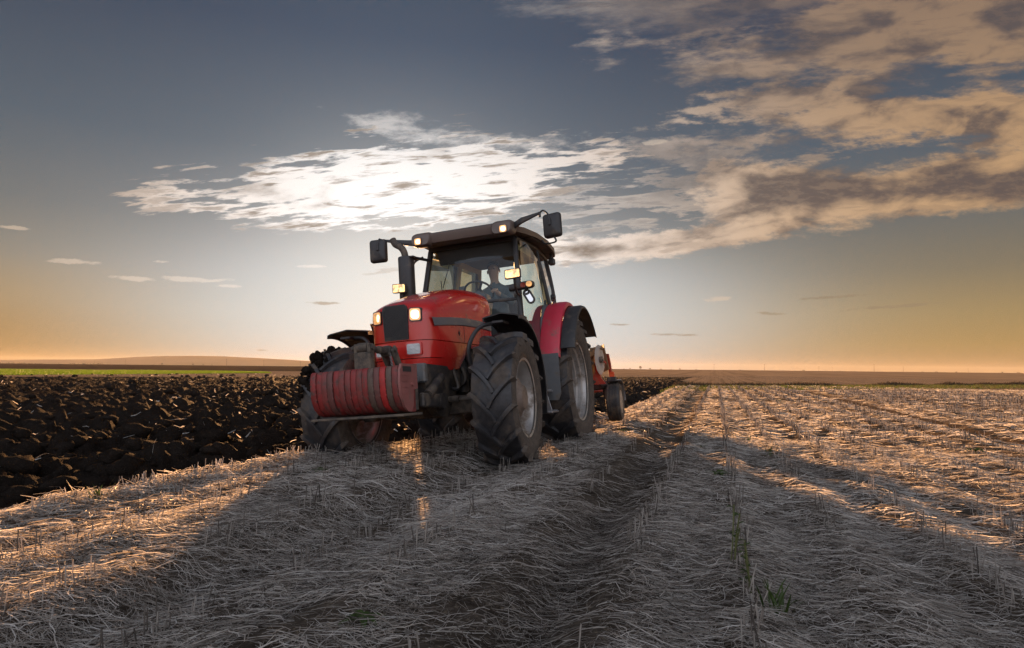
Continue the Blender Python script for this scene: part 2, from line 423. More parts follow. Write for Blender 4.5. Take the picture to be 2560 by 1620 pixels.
# rows along the direction of travel, as strips of thinner and thicker straw
sx, sy, sz = nt.sep(p)
sc = nt.sub(nt.mul(sx, ca), nt.mul(sy, sa))
lc = nt.add(nt.mul(sx, sa), nt.mul(sy, ca))
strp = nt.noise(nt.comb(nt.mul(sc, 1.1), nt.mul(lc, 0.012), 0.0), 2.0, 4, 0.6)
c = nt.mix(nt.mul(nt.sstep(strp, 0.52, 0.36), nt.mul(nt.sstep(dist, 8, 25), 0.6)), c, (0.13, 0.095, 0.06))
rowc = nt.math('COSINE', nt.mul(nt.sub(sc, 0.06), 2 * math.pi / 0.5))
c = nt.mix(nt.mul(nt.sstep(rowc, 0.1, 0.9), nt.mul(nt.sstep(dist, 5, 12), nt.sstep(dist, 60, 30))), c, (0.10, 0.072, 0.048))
grn = nt.mul(nt.sstep(nt.noise(p, 0.28, 4, 0.6), 0.56, 0.66), nt.sstep(dist, 24, 34))
c = nt.mix(nt.mul(grn, nt.mul(nt.sstep(dist, 75, 45), 0.55)), c, (0.11, 0.13, 0.03))
nt.put(bs.inputs['Base Color'], c); bs.inputs['Roughness'].default_value = 0.95
bs.inputs['Specular IOR Level'].default_value = 0.0
bump(nt, bs, nt.add(n2, nt.mul(n1, 1.2)), 0.9, 0.04)

# ---- polar sheet round the camera: stubble and ploughed land share one surface, cut along the lip
rad = np.concatenate([np.geomspace(0.6, 1.7, 26)[:-1], np.geomspace(1.7, 13, 350)[:-1], np.geomspace(13, 118, 240)])
angs = np.radians(np.concatenate([np.linspace(-75, -46, 24)[:-1], np.linspace(-46, 44, 660)[:-1], np.linspace(44, 75, 24)]))
RR, AA = np.meshgrid(rad, angs, indexing='ij')
GX, GY = RR * np.sin(AA), RR * np.cos(AA)
GZ, GT = ground_h(GX, GY)
S2, L2 = to_sl(GX, GY)
pl_mask = GT > 0.03
o = grid_obj('ploughed_field', GX, GY, GZ, M_soil, pl_mask); o['kind'] = 'structure'
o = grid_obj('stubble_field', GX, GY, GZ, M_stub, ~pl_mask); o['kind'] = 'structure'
# far ground, one sheet out to the horizon, just below the near sheet
M_far, nt, bs, _ = new_mat('far_fields')
p = geo_pos(nt); sx, sy, sz = nt.sep(p)
bandn = nt.noise(nt.comb(nt.mul(nt.sub(nt.mul(sx, 0.91), nt.mul(sy, -0.42)), 0.0012), nt.mul(nt.add(nt.mul(sx, -0.42), nt.mul(sy, 0.91)), 0.010), 0.0), 1.0, 3, 0.5)
tan_ = nt.ramp(nt.noise(p, 0.05, 6, 0.65), [(0.3, (0.25, 0.165, 0.095)), (0.7, (0.36, 0.25, 0.15))])
brown = nt.ramp(nt.noise(p, 0.08, 6, 0.65), [(0.3, (0.055, 0.038, 0.025)), (0.7, (0.10, 0.07, 0.045))])
leftf = nt.sstep(nt.sub(sx, nt.mul(sy, 0.12)), 10, -60)
f1 = nt.mul(leftf, nt.sstep(sy, 104, 116))
ln = nt.noise(nt.comb(nt.mul(nt.sub(nt.mul(sx, ca), nt.mul(sy, sa)), 0.35), nt.mul(nt.add(nt.mul(sx, sa), nt.mul(sy, ca)), 0.004), 0.0), 1.0, 4, 0.6)
c = nt.mix(nt.mul(nt.sstep(ln, 0.54, 0.40), 0.45), tan_, (0.15, 0.10, 0.06))
c = nt.mix(f1, c, brown)
c = nt.mix(nt.sstep(sy, 900, 1500), c, nt.mix(nt.sstep(bandn, 0.45, 0.6), (0.075, 0.055, 0.035), (0.2, 0.14, 0.085)))
nt.put(bs.inputs['Base Color'], c); bs.inputs['Roughness'].default_value = 0.95; bs.inputs['Specular IOR Level'].default_value = 0.0
bump(nt, bs, nt.noise(p, 1.5, 6, 0.7), 0.6, 0.1)
fr = np.concatenate([[0.0, 5, 20, 40, 58], np.geomspace(61, 4300, 90)])
fa = np.radians(np.linspace(-180, 180, 181))
FR, FA = np.meshgrid(fr, fa, indexing='ij')
FX, FY = FR * np.sin(FA), FR * np.cos(FA)
FZ = np.where(FR < 59, -0.75, -0.05) + 0.10 * np.clip(FR / 60 - 1, 0, 1) * (fbm(FX * 0.02, FY * 0.02, 3, 60)) - 0.0 * FR
FZ = FZ + 1.3 * smooth(120, 420, FR) * (0.55 + 0.45 * np.sin(FA * 2.0 + 0.6)) - 1.3 * smooth(500, 2500, FR) * 0.4
o = grid_obj('ground', FX, FY, FZ, M_far); o['kind'] = 'structure'

# ---- straw litter -------------------------------------------------
M_straw, nt, bs, out = new_mat('straw')
tone = nt.n.new('ShaderNodeAttribute'); tone.attribute_name = 'tone'
c = nt.ramp(tone.outputs['Fac'], [(0.0, (0.07, 0.056, 0.046)), (0.28, (0.28, 0.245, 0.21)), (0.64, (0.60, 0.555, 0.505)), (1.0, (0.84, 0.81, 0.77))])
nt.put(bs.inputs['Base Color'], c); bs.inputs['Roughness'].default_value = 0.55; bs.inputs['Specular IOR Level'].default_value = 0.35
tr = nt.n.new('ShaderNodeBsdfTranslucent'); nt.l.new(c, tr.inputs['Color'])
mx = nt.n.new('ShaderNodeMixShader'); mx.inputs[0].default_value = 0.58
nt.l.new(bs.outputs[0], mx.inputs[1]); nt.l.new(tr.outputs[0], mx.inputs[2]); nt.l.new(mx.outputs[0], out.inputs['Surface'])

def ribbons(n, x, y, z, length, width, ang_, lift, curl, segs, tone_):
    """n bent straw ribbons lying about (x, y, z)"""
    t = np.linspace(-0.5, 0.5, segs + 1)
    dirx, diry = np.cos(ang_), np.sin(ang_)
    lx = t[None, :] * length[:, None]
    off = curl[:, None] * (t[None, :] ** 2 - 0.1) * length[:, None]
    off2 = 0.25 * curl[::-1, None] * np.sin(t[None, :] * 6.0) * length[:, None]
    cx = x[:, None] + lx * dirx[:, None] - (off + off2) * diry[:, None]
    cyy = y[:, None] + lx * diry[:, None] + (off + off2) * dirx[:, None]
    gh = ground_h(cx, cyy)[0]
    cz = gh * 0.6 + 0.4 * gh.mean(1, keepdims=True) + z[:, None] + lx * lift[:, None] + 0.25 * np.abs(curl[::-1, None]) * (0.25 - t[None, :] ** 2) * length[:, None]
    cz = np.maximum(cz, gh + 0.002)
    roll = rng.uniform(-1.35, 1.35, n)
    wx = -diry * np.cos(roll); wy = dirx * np.cos(roll); wz = np.sin(roll)
    tap = np.array([0.7] + [1.0] * (segs - 1) + [0.5])
    hw = 0.5 * width[:, None] * tap[None, :]
    a = np.stack([cx + wx[:, None] * hw, cyy + wy[:, None] * hw, cz + wz[:, None] * hw], -1)
    b = np.stack([cx - wx[:, None] * hw, cyy - wy[:, None] * hw, cz - wz[:, None] * hw], -1)
    co = np.stack([a, b], 2).reshape(n, -1, 3)
    k = 2 * (segs + 1)
    base = np.arange(segs) * 2
    qq = np.stack([base, base + 1, base + 3, base + 2], -1)
    q = (np.arange(n)[:, None, None] * k + qq[None]).reshape(-1, 4)
    return co.reshape(-1, 3), q, np.repeat(tone_, k)
def scatter(n, r0_, r1_, a0=-44, a1=43, pw=1.0):
    u = rng.random(n)
    if pw == 0: r = r0_ * (r1_ / r0_) ** u
    else: r = np.sqrt(r0_ ** 2 + u * (r1_ ** 2 - r0_ ** 2))
    a = np.radians(rng.uniform(a0, a1, n))
    return r * np.sin(a), r * np.cos(a)
def straw_batch(n, r0_, r1_, lmin, lmax, w, segs, pw=1.0, up=0.02):
    x, y = scatter(n, r0_, r1_, pw=pw)
    s, l = to_sl(x, y)
    cov = 0.62 + 0.55 * fbm(x * 1.3, y * 1.3, 3, 70) - 0.40 * rut(s, -0.70, 0.22) - 0.22 * rut(s, -2.0, 0.25) - 0.45 * rut(s, 3.9, 0.3) - 0.3 * rut(s, 6.2, 0.3) + 0.25 * rut(s, 0.25, 0.35) - 0.34 * np.cos((s - 0.11 + 0.05) / 0.5 * 2 * math.pi)
    inn = s - edge_s(l)
    ok = (inn > -0.06 + 0.12 * vnoise(l * 3, l * 0, 71)) & (rng.random(n) < cov) & (l < end_l(s) - 0.5)
    x, y, s = x[ok], y[ok], s[ok]; n = len(x)
    ln = rng.uniform(lmin, lmax, n) * rng.choice([0.6, 1.0, 1.0, 1.35], n)
    an = np.where(rng.random(n) < 0.45, rng.uniform(0, math.pi, n), rng.normal(math.pi - YAW, 0.8, n))
    tn = np.clip(rng.beta(1.25, 1.15, n) + 0.25 * vnoise(x * 1.1, y * 1.1, 72) - 0.25 * rut(s, -0.7, 0.3), 0, 1)
    return ribbons(n, x, y, rng.random(n) ** 1.6 * up + 0.004, ln, w * rng.uniform(0.55, 1.35, n), an, rng.normal(0, 0.10, n), rng.normal(0, 0.42, n), segs, tn)
def joined(name, parts, mat):
    co, q, tn, k = [], [], [], 0
    for c_, q_, t_ in parts:
        co.append(c_); q.append(q_ + k); tn.append(t_); k += len(c_)
    return np_mesh(name, np.concatenate(co), np.concatenate(q), mat, True, np.concatenate(tn))
o = joined('straw_litter', [straw_batch(88000, 1.3, 4.4, 0.05, 0.17, 0.0028, 4, up=0.055),
                            straw_batch(88000, 4.4, 9.0, 0.06, 0.20, 0.0042, 3, up=0.06),
                            straw_batch(60000, 9.0, 20, 0.10, 0.26, 0.0085, 2, up=0.05),
                            straw_batch(46000, 20, 44, 0.16, 0.36, 0.018, 1, up=0.05)], M_straw)
o['kind'] = 'stuff'
# heap of straw along the lip
def lip_batch(n, l0, l1, w, segs):
    l = rng.uniform(l0, l1, n); s = edge_s(l) + rng.gamma(1.6, 0.09, n) - 0.08
    x, y = to_xy(s, l)
    return ribbons(n, x, y, rng.random(n) * 0.07 + 0.01, rng.uniform(0.08, 0.26, n), w * rng.uniform(0.6, 1.4, n), rng.uniform(0, 6.28, n),
                   rng.normal(0, 0.28, n), rng.normal(0, 0.5, n), segs, np.clip(rng.beta(2.2, 2, n), 0, 1))
o = joined('straw_windrow', [lip_batch(5500, 1.2, 6.4, 0.0048, 4), lip_batch(2600, 13.5, 40, 0.012, 2)], M_straw)
o['kind'] = 'stuff'

# ---- standing stalks in rows
def stalks(s, l, hgt, rad_, lean, tn):
    n = len(s); x, y = to_xy(s, l); z = ground_h(x, y)[0] - 0.01
    an = rng.uniform(0, 6.28, n); k = 4
    th = np.arange(k) / k * 2 * math.pi
    ring = np.stack([np.cos(th), np.sin(th)], -1)
    bx = x[:, None] + ring[None, :, 0] * rad_[:, None]; by = y[:, None] + ring[None, :, 1] * rad_[:, None]
    bz = np.repeat(z[:, None], k, 1)
    tx = bx + (np.cos(an) * lean * hgt)[:, None]; ty = by + (np.sin(an) * lean * hgt)[:, None]
    tz = bz + hgt[:, None] + rng.uniform(-1, 1, (n, k)) * rad_[:, None] * 1.6
    co = np.concatenate([np.stack([bx, by, bz], -1), np.stack([tx, ty, tz], -1)], 1).reshape(-1, 3)
    i = np.arange(k); j = (i + 1) % k
    qq = np.concatenate([np.stack([i, j, j + k, i + k], -1), np.array([[4, 5, 6, 7]])])
    q = (np.arange(n)[:, None, None] * 8 + qq[None]).reshape(-1, 4)
    return co, q, np.repeat(tn, 8)
sl = []
for k_ in range(-8, 46):
    s0 = 0.11 + 0.5 * k_
    lmax = 36 if abs(s0) < 12 else 30
    n = int(lmax * 30)
    l = lmax * rng.random(n) ** 1.35 + 1.0
    gap = vnoise(l * 1.7, l * 0 + k_ * 3.1, 80) + 0.5
    s = s0 + rng.normal(0, 0.022, n)
    wt_ = 0.9 if k_ in (0, 2, 5) else 0.66
    ok = (gap < wt_) & (s > edge_s(l) + 0.03) & (np.abs(s + 0.68) > 0.22) & (np.abs(s - 3.9) > 0.3) & (l < end_l(s) - 1)
    dd = np.hypot(*to_xy(s, l)); ok &= dd > 1.2
    sl.append((s[ok], l[ok]))
s = np.concatenate([a for a, b in sl]); l = np.concatenate([b for a, b in sl]); n = len(s)
dd = np.hypot(*to_xy(s, l))
st = stalks(s, l, rng.uniform(0.05, 0.15, n) * rng.choice([0.6, 1, 1], n), 0.0029 * (1 + np.clip(dd - 5, 0, 30) / 14), np.abs(rng.normal(0, 0.16, n)), np.clip(rng.beta(2, 3.6, n), 0, 0.55))
n = 900
l = rng.uniform(1.3, 6.3, n); l = l[(vnoise(l * 5.0, l * 0 + 2.2, 83) + 0.5 < 0.50) & (rng.random(n) < 0.75)]; n = len(l); s = edge_s(l) + np.abs(rng.normal(0.0, 0.07, n)) - 0.02
st2 = stalks(s, l, rng.uniform(0.07, 0.17, n), np.full(n, 0.0038), np.abs(rng.normal(0, 0.25, n)), np.clip(rng.beta(2.5, 2, n), 0, 1))
o = joined('stubble_stalks', [st, st2], M_straw); o['kind'] = 'stuff'

# ---- clods and straw on the ploughed land
def ico(sub=1):
    bm = bmesh.new(); bmesh.ops.create_icosphere(bm, subdivisions=sub, radius=1)
    v = np.array([v.co[:] for v in bm.verts]); f = np.array([[q.index for q in f.verts] for f in bm.faces]); bm.free()
    return v, f
iv, if_ = ico(2)
def clods(n, r0_, r1_, smin, smax):
    x, y = scatter(n, r0_, r1_, -47, 16, pw=0)
    s, l = to_sl(x, y); inn = edge_s(l) - s
    ok = (inn > 0.12) & ((l < 3.5) | (l > 11.0) | (inn > 0.75)); x, y = x[ok], y[ok]; n = len(x)
    sz = smin + (smax - smin) * rng.random(n) ** 2.6
    h = ground_h(x, y)[0]
    v = iv[None] * (1 + 0.0 * sz[:, None, None])
    ph = rng.uniform(0, 99, (n, 1))
    nz = fbm(iv[None, :, 0] * 1.3 + ph, iv[None, :, 1] * 1.3 + iv[None, :, 2] * 1.7 + ph, 3, 90, 0.7)
    v = v * (1 + 0.75 * nz)[..., None]
    sc3 = np.stack([rng.uniform(0.8, 1.4, n), rng.uniform(0.7, 1.1, n), rng.uniform(0.45, 0.85, n)], -1)
    v = v * sc3[:, None, :] * sz[:, None, None]
    an = rng.uniform(0, 6.28, n); c_, s_ = np.cos(an)[:, None], np.sin(an)[:, None]
    vx = v[..., 0] * c_ - v[..., 1] * s_; vy = v[..., 0] * s_ + v[..., 1] * c_
    co = np.stack([vx + x[:, None], vy + y[:, None], v[..., 2] + (h + sz * 0.15)[:, None]], -1).reshape(-1, 3)
    q = (np.arange(n)[:, None, None] * len(iv) + if_[None]).reshape(-1, 3)
    return co, q, np.zeros(len(co))
o = joined('soil_clods', [clods(2300, 3.0, 10, 0.014, 0.15), clods(1900, 10, 70, 0.03, 0.19)], M_soil); o['kind'] = 'stuff'
def soil_straw(n, r0_, r1_, w, lmin, lmax, segs):
    x, y = scatter(n, r0_, r1_, -47, 16, pw=0)
    s, l = to_sl(x, y); inn = edge_s(l) - s
    ok = (inn > 0.6) & (rng.random(n) < 0.5 + 1.2 * vnoise(x * 0.5, y * 0.5, 95)); x, y = x[ok], y[ok]; n = len(x)
    return ribbons(n, x, y, rng.random(n) * 0.03 + 0.012, rng.uniform(lmin, lmax, n), w * rng.uniform(0.5, 1.5, n), rng.uniform(0, 6.28, n),
                   rng.normal(0, 0.35, n), rng.normal(0, 0.18, n), segs, np.clip(rng.beta(4, 1.0, n), 0, 1))
o = joined('straw_in_soil', [soil_straw(420, 3.2, 9, 0.0075, 0.04, 0.22, 4), soil_straw(2600, 8, 80, 0.020, 0.05, 0.25, 2)], M_straw); o['kind'] = 'stuff'

# ================================================================== mesh builder
class MB:
    def __init__(s): s.bm = bmesh.new()
    def _grid(s, rows, closed=True, cap0=False, cap1=False, mi=0):
        vs = [[s.bm.verts.new(p) for p in r] for r in rows]
        n = len(vs[0])
        for a, b in zip(vs[:-1], vs[1:]):
            for i in range(n if closed else n - 1):
                j = (i + 1) % n
                try:
                    f = s.bm.faces.new((a[i], a[j], b[j], b[i])); f.material_index = mi
                except ValueError: pass
        if cap0: s.bm.faces.new(vs[0][::-1]).material_index = mi
        if cap1: s.bm.faces.new(vs[-1]).material_index = mi
        return vs
    def loft(s, rows, caps=True, closed=True, mi=0): s._grid(rows, closed, caps, caps, mi); return s
    def box(s, c, size, rot=None, bev=0.0, seg=1):
        g = bmesh.ops.create_cube(s.bm, size=1.0)
        mt = Matrix.Translation(c) @ (rot.to_4x4() if rot else Matrix()) @ Matrix.Diagonal((*size, 1))
        bmesh.ops.transform(s.bm, matrix=mt, verts=g['verts'])
        if bev:
            es = list({e for v in g['verts'] for e in v.link_edges})
            bmesh.ops.bevel(s.bm, geom=es, offset=bev, segments=seg, affect='EDGES', profile=0.6)
        return s
    def bar(s, a, b, w, h, bev=0.0, up=(0, 0, 1)):
        a, b = Vector(a), Vector(b); d = (b - a); L = d.length; d.normalize()
        u = Vector(up); y = u.cross(d)
        if y.length < 1e-4: y = Vector((0, 1, 0)).cross(d)
        y.normalize(); z = d.cross(y)
        return s.box((a + b) / 2, (L, w, h), Matrix((d, y, z)).transposed(), bev)
    def tube(s, pts, r, k=10, caps=True):
        pts = [Vector(p) for p in pts]; rows = []
        rr = r if hasattr(r, '__len__') else [r] * len(pts)
        prev = None
        for i, p in enumerate(pts):
            d = (pts[min(i + 1, len(pts) - 1)] - pts[max(i - 1, 0)]).normalized()
            if prev is None:
                x = d.orthogonal().normalized()
            else:
                x = (prev - d * prev.dot(d)).normalized()
            prev = x; y = d.cross(x)
            rows.append([p + (x * math.cos(t) + y * math.sin(t)) * rr[i] for t in [j / k * 2 * math.pi for j in range(k)]])
        s.loft(rows, caps); return s
    def lathe(s, prof, k=48, sgn=1, cx=(0, 0, 0), closed_prof=False):
        """prof: (y, r) pairs turned about the y axis"""
        rows = [[(cx[0] + r * math.cos(t), cx[1] + sgn * y, cx[2] + r * math.sin(t)) for t in [j / k * 2 * math.pi for j in range(k)]] for y, r in prof]
        s._grid(rows, True, prof[0][1] > 0.001 and not closed_prof, prof[-1][1] > 0.001 and not closed_prof)
        return s
    def prism(s, poly, fn, d0, d1):
        """polygon (a, b) swept from d0 to d1; fn(a, b, d) -> point"""
        s.loft([[fn(a, b, d0) for a, b in poly], [fn(a, b, d1) for a, b in poly]]); return s
    def sheet(s, rows, thick=0.0):
        vs = s._grid(rows, False)
        if thick:
            bmesh.ops.recalc_face_normals(s.bm, faces=s.bm.faces[:])
            bmesh.ops.solidify(s.bm, geom=s.bm.faces[:], thickness=thick)
        return s
    def build(s, name, mat, parent=None, ang=35, normals=True, **props):
        if normals: bmesh.ops.recalc_face_normals(s.bm, faces=s.bm.faces[:])
        me = bpy.data.meshes.new(name); s.bm.to_mesh(me); s.bm.free()
        for mm in (mat if isinstance(mat, (list, tuple)) else [mat]): me.materials.append(mm)
        me.polygons.foreach_set('use_smooth', [True] * len(me.polygons))
        me.set_sharp_from_angle(angle=R(ang))
        o = bpy.data.objects.new(name, me); col.objects.link(o)
        if parent: o.parent = parent
        for k, v in props.items(): o[k] = v
        return o
def empty(name, parent=None, loc=(0, 0, 0)):
    o = bpy.data.objects.new(name, None); col.objects.link(o); o.location = loc; o.empty_display_size = 0.2
    if parent: o.parent = parent
    return o
def tag(o, label, cat, group=None):
    o['label'] = label; o['category'] = cat
    if group: o['group'] = group
    return o
def rrect(w, h, r, k=4):
    """rounded rectangle outline, centred"""
    out = []
    for cx, cy, a0 in ((w / 2 - r, h / 2 - r, 0), (-w / 2 + r, h / 2 - r, 90), (-w / 2 + r, -h / 2 + r, 180), (w / 2 - r, -h / 2 + r, 270)):
        for i in range(k + 1):
            t = R(a0 + 90 * i / k); out.append((cx + r * math.cos(t), cy + r * math.sin(t)))
    return out
def catmull(pts, n=6):
    pts = [Vector(p) for p in pts]; P = [pts[0] * 2 - pts[1]] + pts + [pts[-1] * 2 - pts[-2]]; out = []
    for i in range(1, len(P) - 2):
        for j in range(n):
            t = j / n
            out.append(0.5 * ((2 * P[i]) + (P[i + 1] - P[i - 1]) * t + (2 * P[i - 1] - 5 * P[i] + 4 * P[i + 1] - P[i + 2]) * t * t + (3 * P[i] - 3 * P[i + 1] + P[i + 2] - P[i - 1]) * t ** 3))
    return out + [pts[-1]]

# ================================================================== tractor materials
MUD = (0.085, 0.062, 0.045)
M_red = simple('red_paint', (0.52, 0.021, 0.016), 0.25, var=0.06, scale=2.0, dirt=(0.27, 0.075, 0.05), dirt_amt=0.22, dirt_scale=3.2, coat=0.7)
M_red_skytint = simple('red_paint_sky_tint', (0.54, 0.030, 0.058), 0.42, var=0.07, scale=3.0, dirt=(0.22, 0.10, 0.08), dirt_amt=0.22, dirt_scale=5, coat=0.15)  # pinker than the hood red: sky reflection put into the colour
M_black = simple('black_plastic', (0.030, 0.029, 0.030), 0.48, var=0.2, scale=8, dirt=(0.10, 0.080, 0.062), dirt_amt=0.22, dirt_scale=5)
M_trim = simple('grey_trim', (0.115, 0.115, 0.125), 0.42, var=0.1, scale=5, dirt=(0.12, 0.10, 0.085), dirt_amt=0.1)
M_dark = simple('dark_iron', (0.030, 0.028, 0.028), 0.55, var=0.3, scale=9, dirt=(0.11, 0.085, 0.062), dirt_amt=0.42, dirt_scale=7, bmp=0.3)
M_mudiron = simple('muddy_iron', (0.060, 0.050, 0.042), 0.75, var=0.35, scale=12, dirt=(0.14, 0.11, 0.08), dirt_amt=0.5, dirt_scale=9, bmp=0.6)
M_roof = simple('roof_panel', (0.125, 0.095, 0.080), 0.40, var=0.10, scale=3, dirt=(0.16, 0.125, 0.10), dirt_amt=0.25, dirt_scale=4)
M_tyre = simple('tyre_rubber', (0.036, 0.034, 0.034), 0.62, var=0.25, scale=7, dirt=(0.115, 0.088, 0.064), dirt_amt=0.42, dirt_scale=3.2, bmp=0.35)
def tyre_mat(name, W):
    mt, nt, bs, out = new_mat(name)
    p = obj_co(nt); px_, py_, pz_ = nt.sep(p)
    n1, n2, n3 = nt.noise(p, 4, 7, 0.68), nt.noise(p, 14, 6, 0.7), nt.noise(p, 45, 4, 0.7)
    wall = nt.sstep(nt.math('ABSOLUTE', py_), W * 0.90, W * 0.99)
    c = nt.ramp(n2, [(0.3, (0.017, 0.0165, 0.018)), (0.7, (0.036, 0.0355, 0.039))])
    mud_f = nt.sstep(nt.add(n1, nt.mul(wall, 0.22)), 0.47, 0.64)
    mudc = nt.ramp(n2, [(0.3, (0.048, 0.036, 0.028)), (0.7, (0.125, 0.097, 0.073))])
    c = nt.mix(nt.mul(mud_f, 0.85), c, mudc)
    c = nt.mix(nt.mul(wall, nt.sstep(n3, 0.62, 0.72)), c, (0.26, 0.21, 0.16))
    nt.put(bs.inputs['Base Color'], c); nt.put(bs.inputs['Roughness'], nt.lin(mud_f, 0, 1, 0.46, 0.9))
    bs.inputs['Specular IOR Level'].default_value = 0.55
    bump(nt, bs, nt.add(n2, nt.mul(n3, 0.6)), 0.5, 0.012)
    return mt
M_tyre_f, M_tyre_r = tyre_mat('front_tyre_rubber', 0.210), tyre_mat('rear_tyre_rubber', 0.300)
M_rim = simple('rim_metal', (0.40, 0.385, 0.37), 0.38, metal=0.55, var=0.15, scale=6, dirt=(0.15, 0.115, 0.085), dirt_amt=0.42, dirt_scale=4)
M_hub = simple('hub_casting', (0.20, 0.15, 0.12), 0.6, var=0.2, scale=10, dirt=(0.13, 0.10, 0.075), dirt_amt=0.4, dirt_scale=8, bmp=0.3)
M_steel = simple('worn_steel', (0.30, 0.30, 0.31), 0.4, metal=0.6, var=0.15, scale=9, dirt=(0.14, 0.11, 0.085), dirt_amt=0.35, dirt_scale=6)
M_greypl = simple('grey_plate', (0.11, 0.115, 0.12), 0.5, var=0.15, scale=6, dirt=(0.12, 0.10, 0.08), dirt_amt=0.38, dirt_scale=6)
M_beige = simple('beige_lining', (0.46, 0.38, 0.19), 0.7, var=0.1, scale=6)
M_liner = simple('cab_lining', (0.095, 0.10, 0.115), 0.7, var=0.1, scale=6)
M_weights = [simple('weight_paint_%s' % n, c, 0.55, var=0.22, scale=11, dirt=(0.095, 0.048, 0.040), dirt_amt=da, dirt_scale=15, bmp=0.25)
             for n, c, da in (('red', (0.22, 0.022, 0.020), 0.40), ('dull', (0.185, 0.034, 0.030), 0.42), ('brown', (0.13, 0.046, 0.040), 0.42), ('olive', (0.105, 0.070, 0.052), 0.42), ('bright', (0.36, 0.022, 0.020), 0.22))]
M_wend = simple('weight_end_paint', (0.26, 0.095, 0.085), 0.55, var=0.15, scale=9, dirt=(0.17, 0.11, 0.09), dirt_amt=0.3, dirt_scale=7)
def dome(pr, w, h, r, d0, bulge):
    b = MB(); rows = []
    for k in range(7):
        t = k / 6; sc_ = math.cos(t * math.pi / 2 * 0.96); rows.append([pr(a * sc_, c * sc_, d0 + bulge * math.sin(t * math.pi / 2)) for a, c in rrect(w, h, r)])
    return b.loft(rows)
def lamp_mat(name, c, e, grain=0.0):
    mt, nt, bs, out = new_mat(name)
    bs.inputs['Base Color'].default_value = (0.6, 0.5, 0.35, 1); bs.inputs['Roughness'].default_value = 0.15
    bs.inputs['Emission Color'].default_value = (*c, 1)
    if grain:
        n = nt.noise(obj_co(nt), 17, 3, 0.65)
        nt.put(bs.inputs['Emission Strength'], nt.sstep(n, 0.38, 0.62, e * (1 - grain), e))
    else: bs.inputs['Emission Strength'].default_value = e
    return mt
def lens_mat(name, hot, rim, eh, er, grain):
    """lit lens: white-hot centre, orange edge imitating the glare halo"""
    mt, nt, bs, out = new_mat(name)
    bs.inputs['Base Color'].default_value = (0.5, 0.4, 0.25, 1); bs.inputs['Roughness'].default_value = 0.12
    lw = nt.n.new('ShaderNodeLayerWeight'); lw.inputs['Blend'].default_value = 0.5
    f = nt.sstep(lw.outputs['Facing'], 0.06, 0.42)  # orange glare put into the emission towards the edge
    n = nt.noise(obj_co(nt), 30, 2, 0.5)
    nt.put(bs.inputs['Emission Color'], nt.mix(f, hot, rim))
    nt.put(bs.inputs['Emission Strength'], nt.mul(nt.lin(f, 0, 1, eh, er), nt.lin(n, 0.35, 0.65, 1 - grain, 1)))
    return mt
M_lit = lens_mat('lit_lens', (1.0, 0.86, 0.62), (1.0, 0.42, 0.08), 6.0 * KX, 1.7 * KX, 0.2)
M_lit_b = lens_mat('lit_lens_dim', (1.0, 0.80, 0.50), (1.0, 0.40, 0.08), 3.2 * KX, 0.9 * KX, 0.7)
M_work = lamp_mat('lit_work_lens', (1.0, 0.52, 0.17), 3.0 * KX, 0.86)
M_amber = lamp_mat('amber_lens', (1.0, 0.42, 0.06), 0.9 * KX, 0.5)
M_halo = lamp_mat('lamp_halo', (1.0, 0.36, 0.07), 0.55 * KX)  # orange glow imitating the halo round a lit lamp
M_clear, nt, bs, out = new_mat('clear_lens')
bs.inputs['Base Color'].default_value = (0.42, 0.43, 0.44, 1); bs.inputs['Roughness'].default_value = 0.12; bs.inputs['Metallic'].default_value = 0.35
bump(nt, bs, nt.noise(obj_co(nt), 60, 2, 0.5), 0.5, 0.01)
M_orange = simple('orange_reflector', (0.75, 0.10, 0.03), 0.3)
M_mirror = simple('mirror_glass', (0.75, 0.78, 0.80), 0.03, metal=1.0, var=0.02, rvar=0.0)
def glass(name, tint, boost):
    mt, nt, bs, out = new_mat(name); nt.n.remove(bs)
    tr = nt.n.new('ShaderNodeBsdfTransparent'); tr.inputs['Color'].default_value = (*tint, 1)
    gl = nt.n.new('ShaderNodeBsdfGlossy'); gl.inputs['Roughness'].default_value = 0.03; gl.inputs['Color'].default_value = (0.9, 0.95, 1, 1)
    df = nt.n.new('ShaderNodeBsdfDiffuse'); df.inputs['Color'].default_value = (0.30, 0.26, 0.2, 1)
    fr = nt.n.new('ShaderNodeFresnel'); fr.inputs['IOR'].default_value = 1.5
    m1 = nt.n.new('ShaderNodeMixShader'); nt.put(m1.inputs[0], nt.math('MINIMUM', nt.mul(fr.outputs[0], boost), 0.95))
    nt.l.new(tr.outputs[0], m1.inputs[1]); nt.l.new(gl.outputs[0], m1.inputs[2])
    dust = nt.mul(nt.sstep(nt.noise(obj_co(nt), 3.5, 6, 0.65), 0.45, 0.75), 0.07)
    m2 = nt.n.new('ShaderNodeMixShader'); nt.put(m2.inputs[0], nt.add(dust, 0.02))
    nt.l.new(m1.outputs[0], m2.inputs[1]); nt.l.new(df.outputs[0], m2.inputs[2]); nt.l.new(m2.outputs[0], out.inputs['Surface'])
    return mt
M_glass = glass('windscreen_glass', (0.90, 0.95, 0.92), 0.75)
M_sglass = glass('side_glass', (0.80, 0.92, 0.87), 1.7)
M_rglass = glass('rear_glass', (0.92, 0.95, 0.92), 1.0)

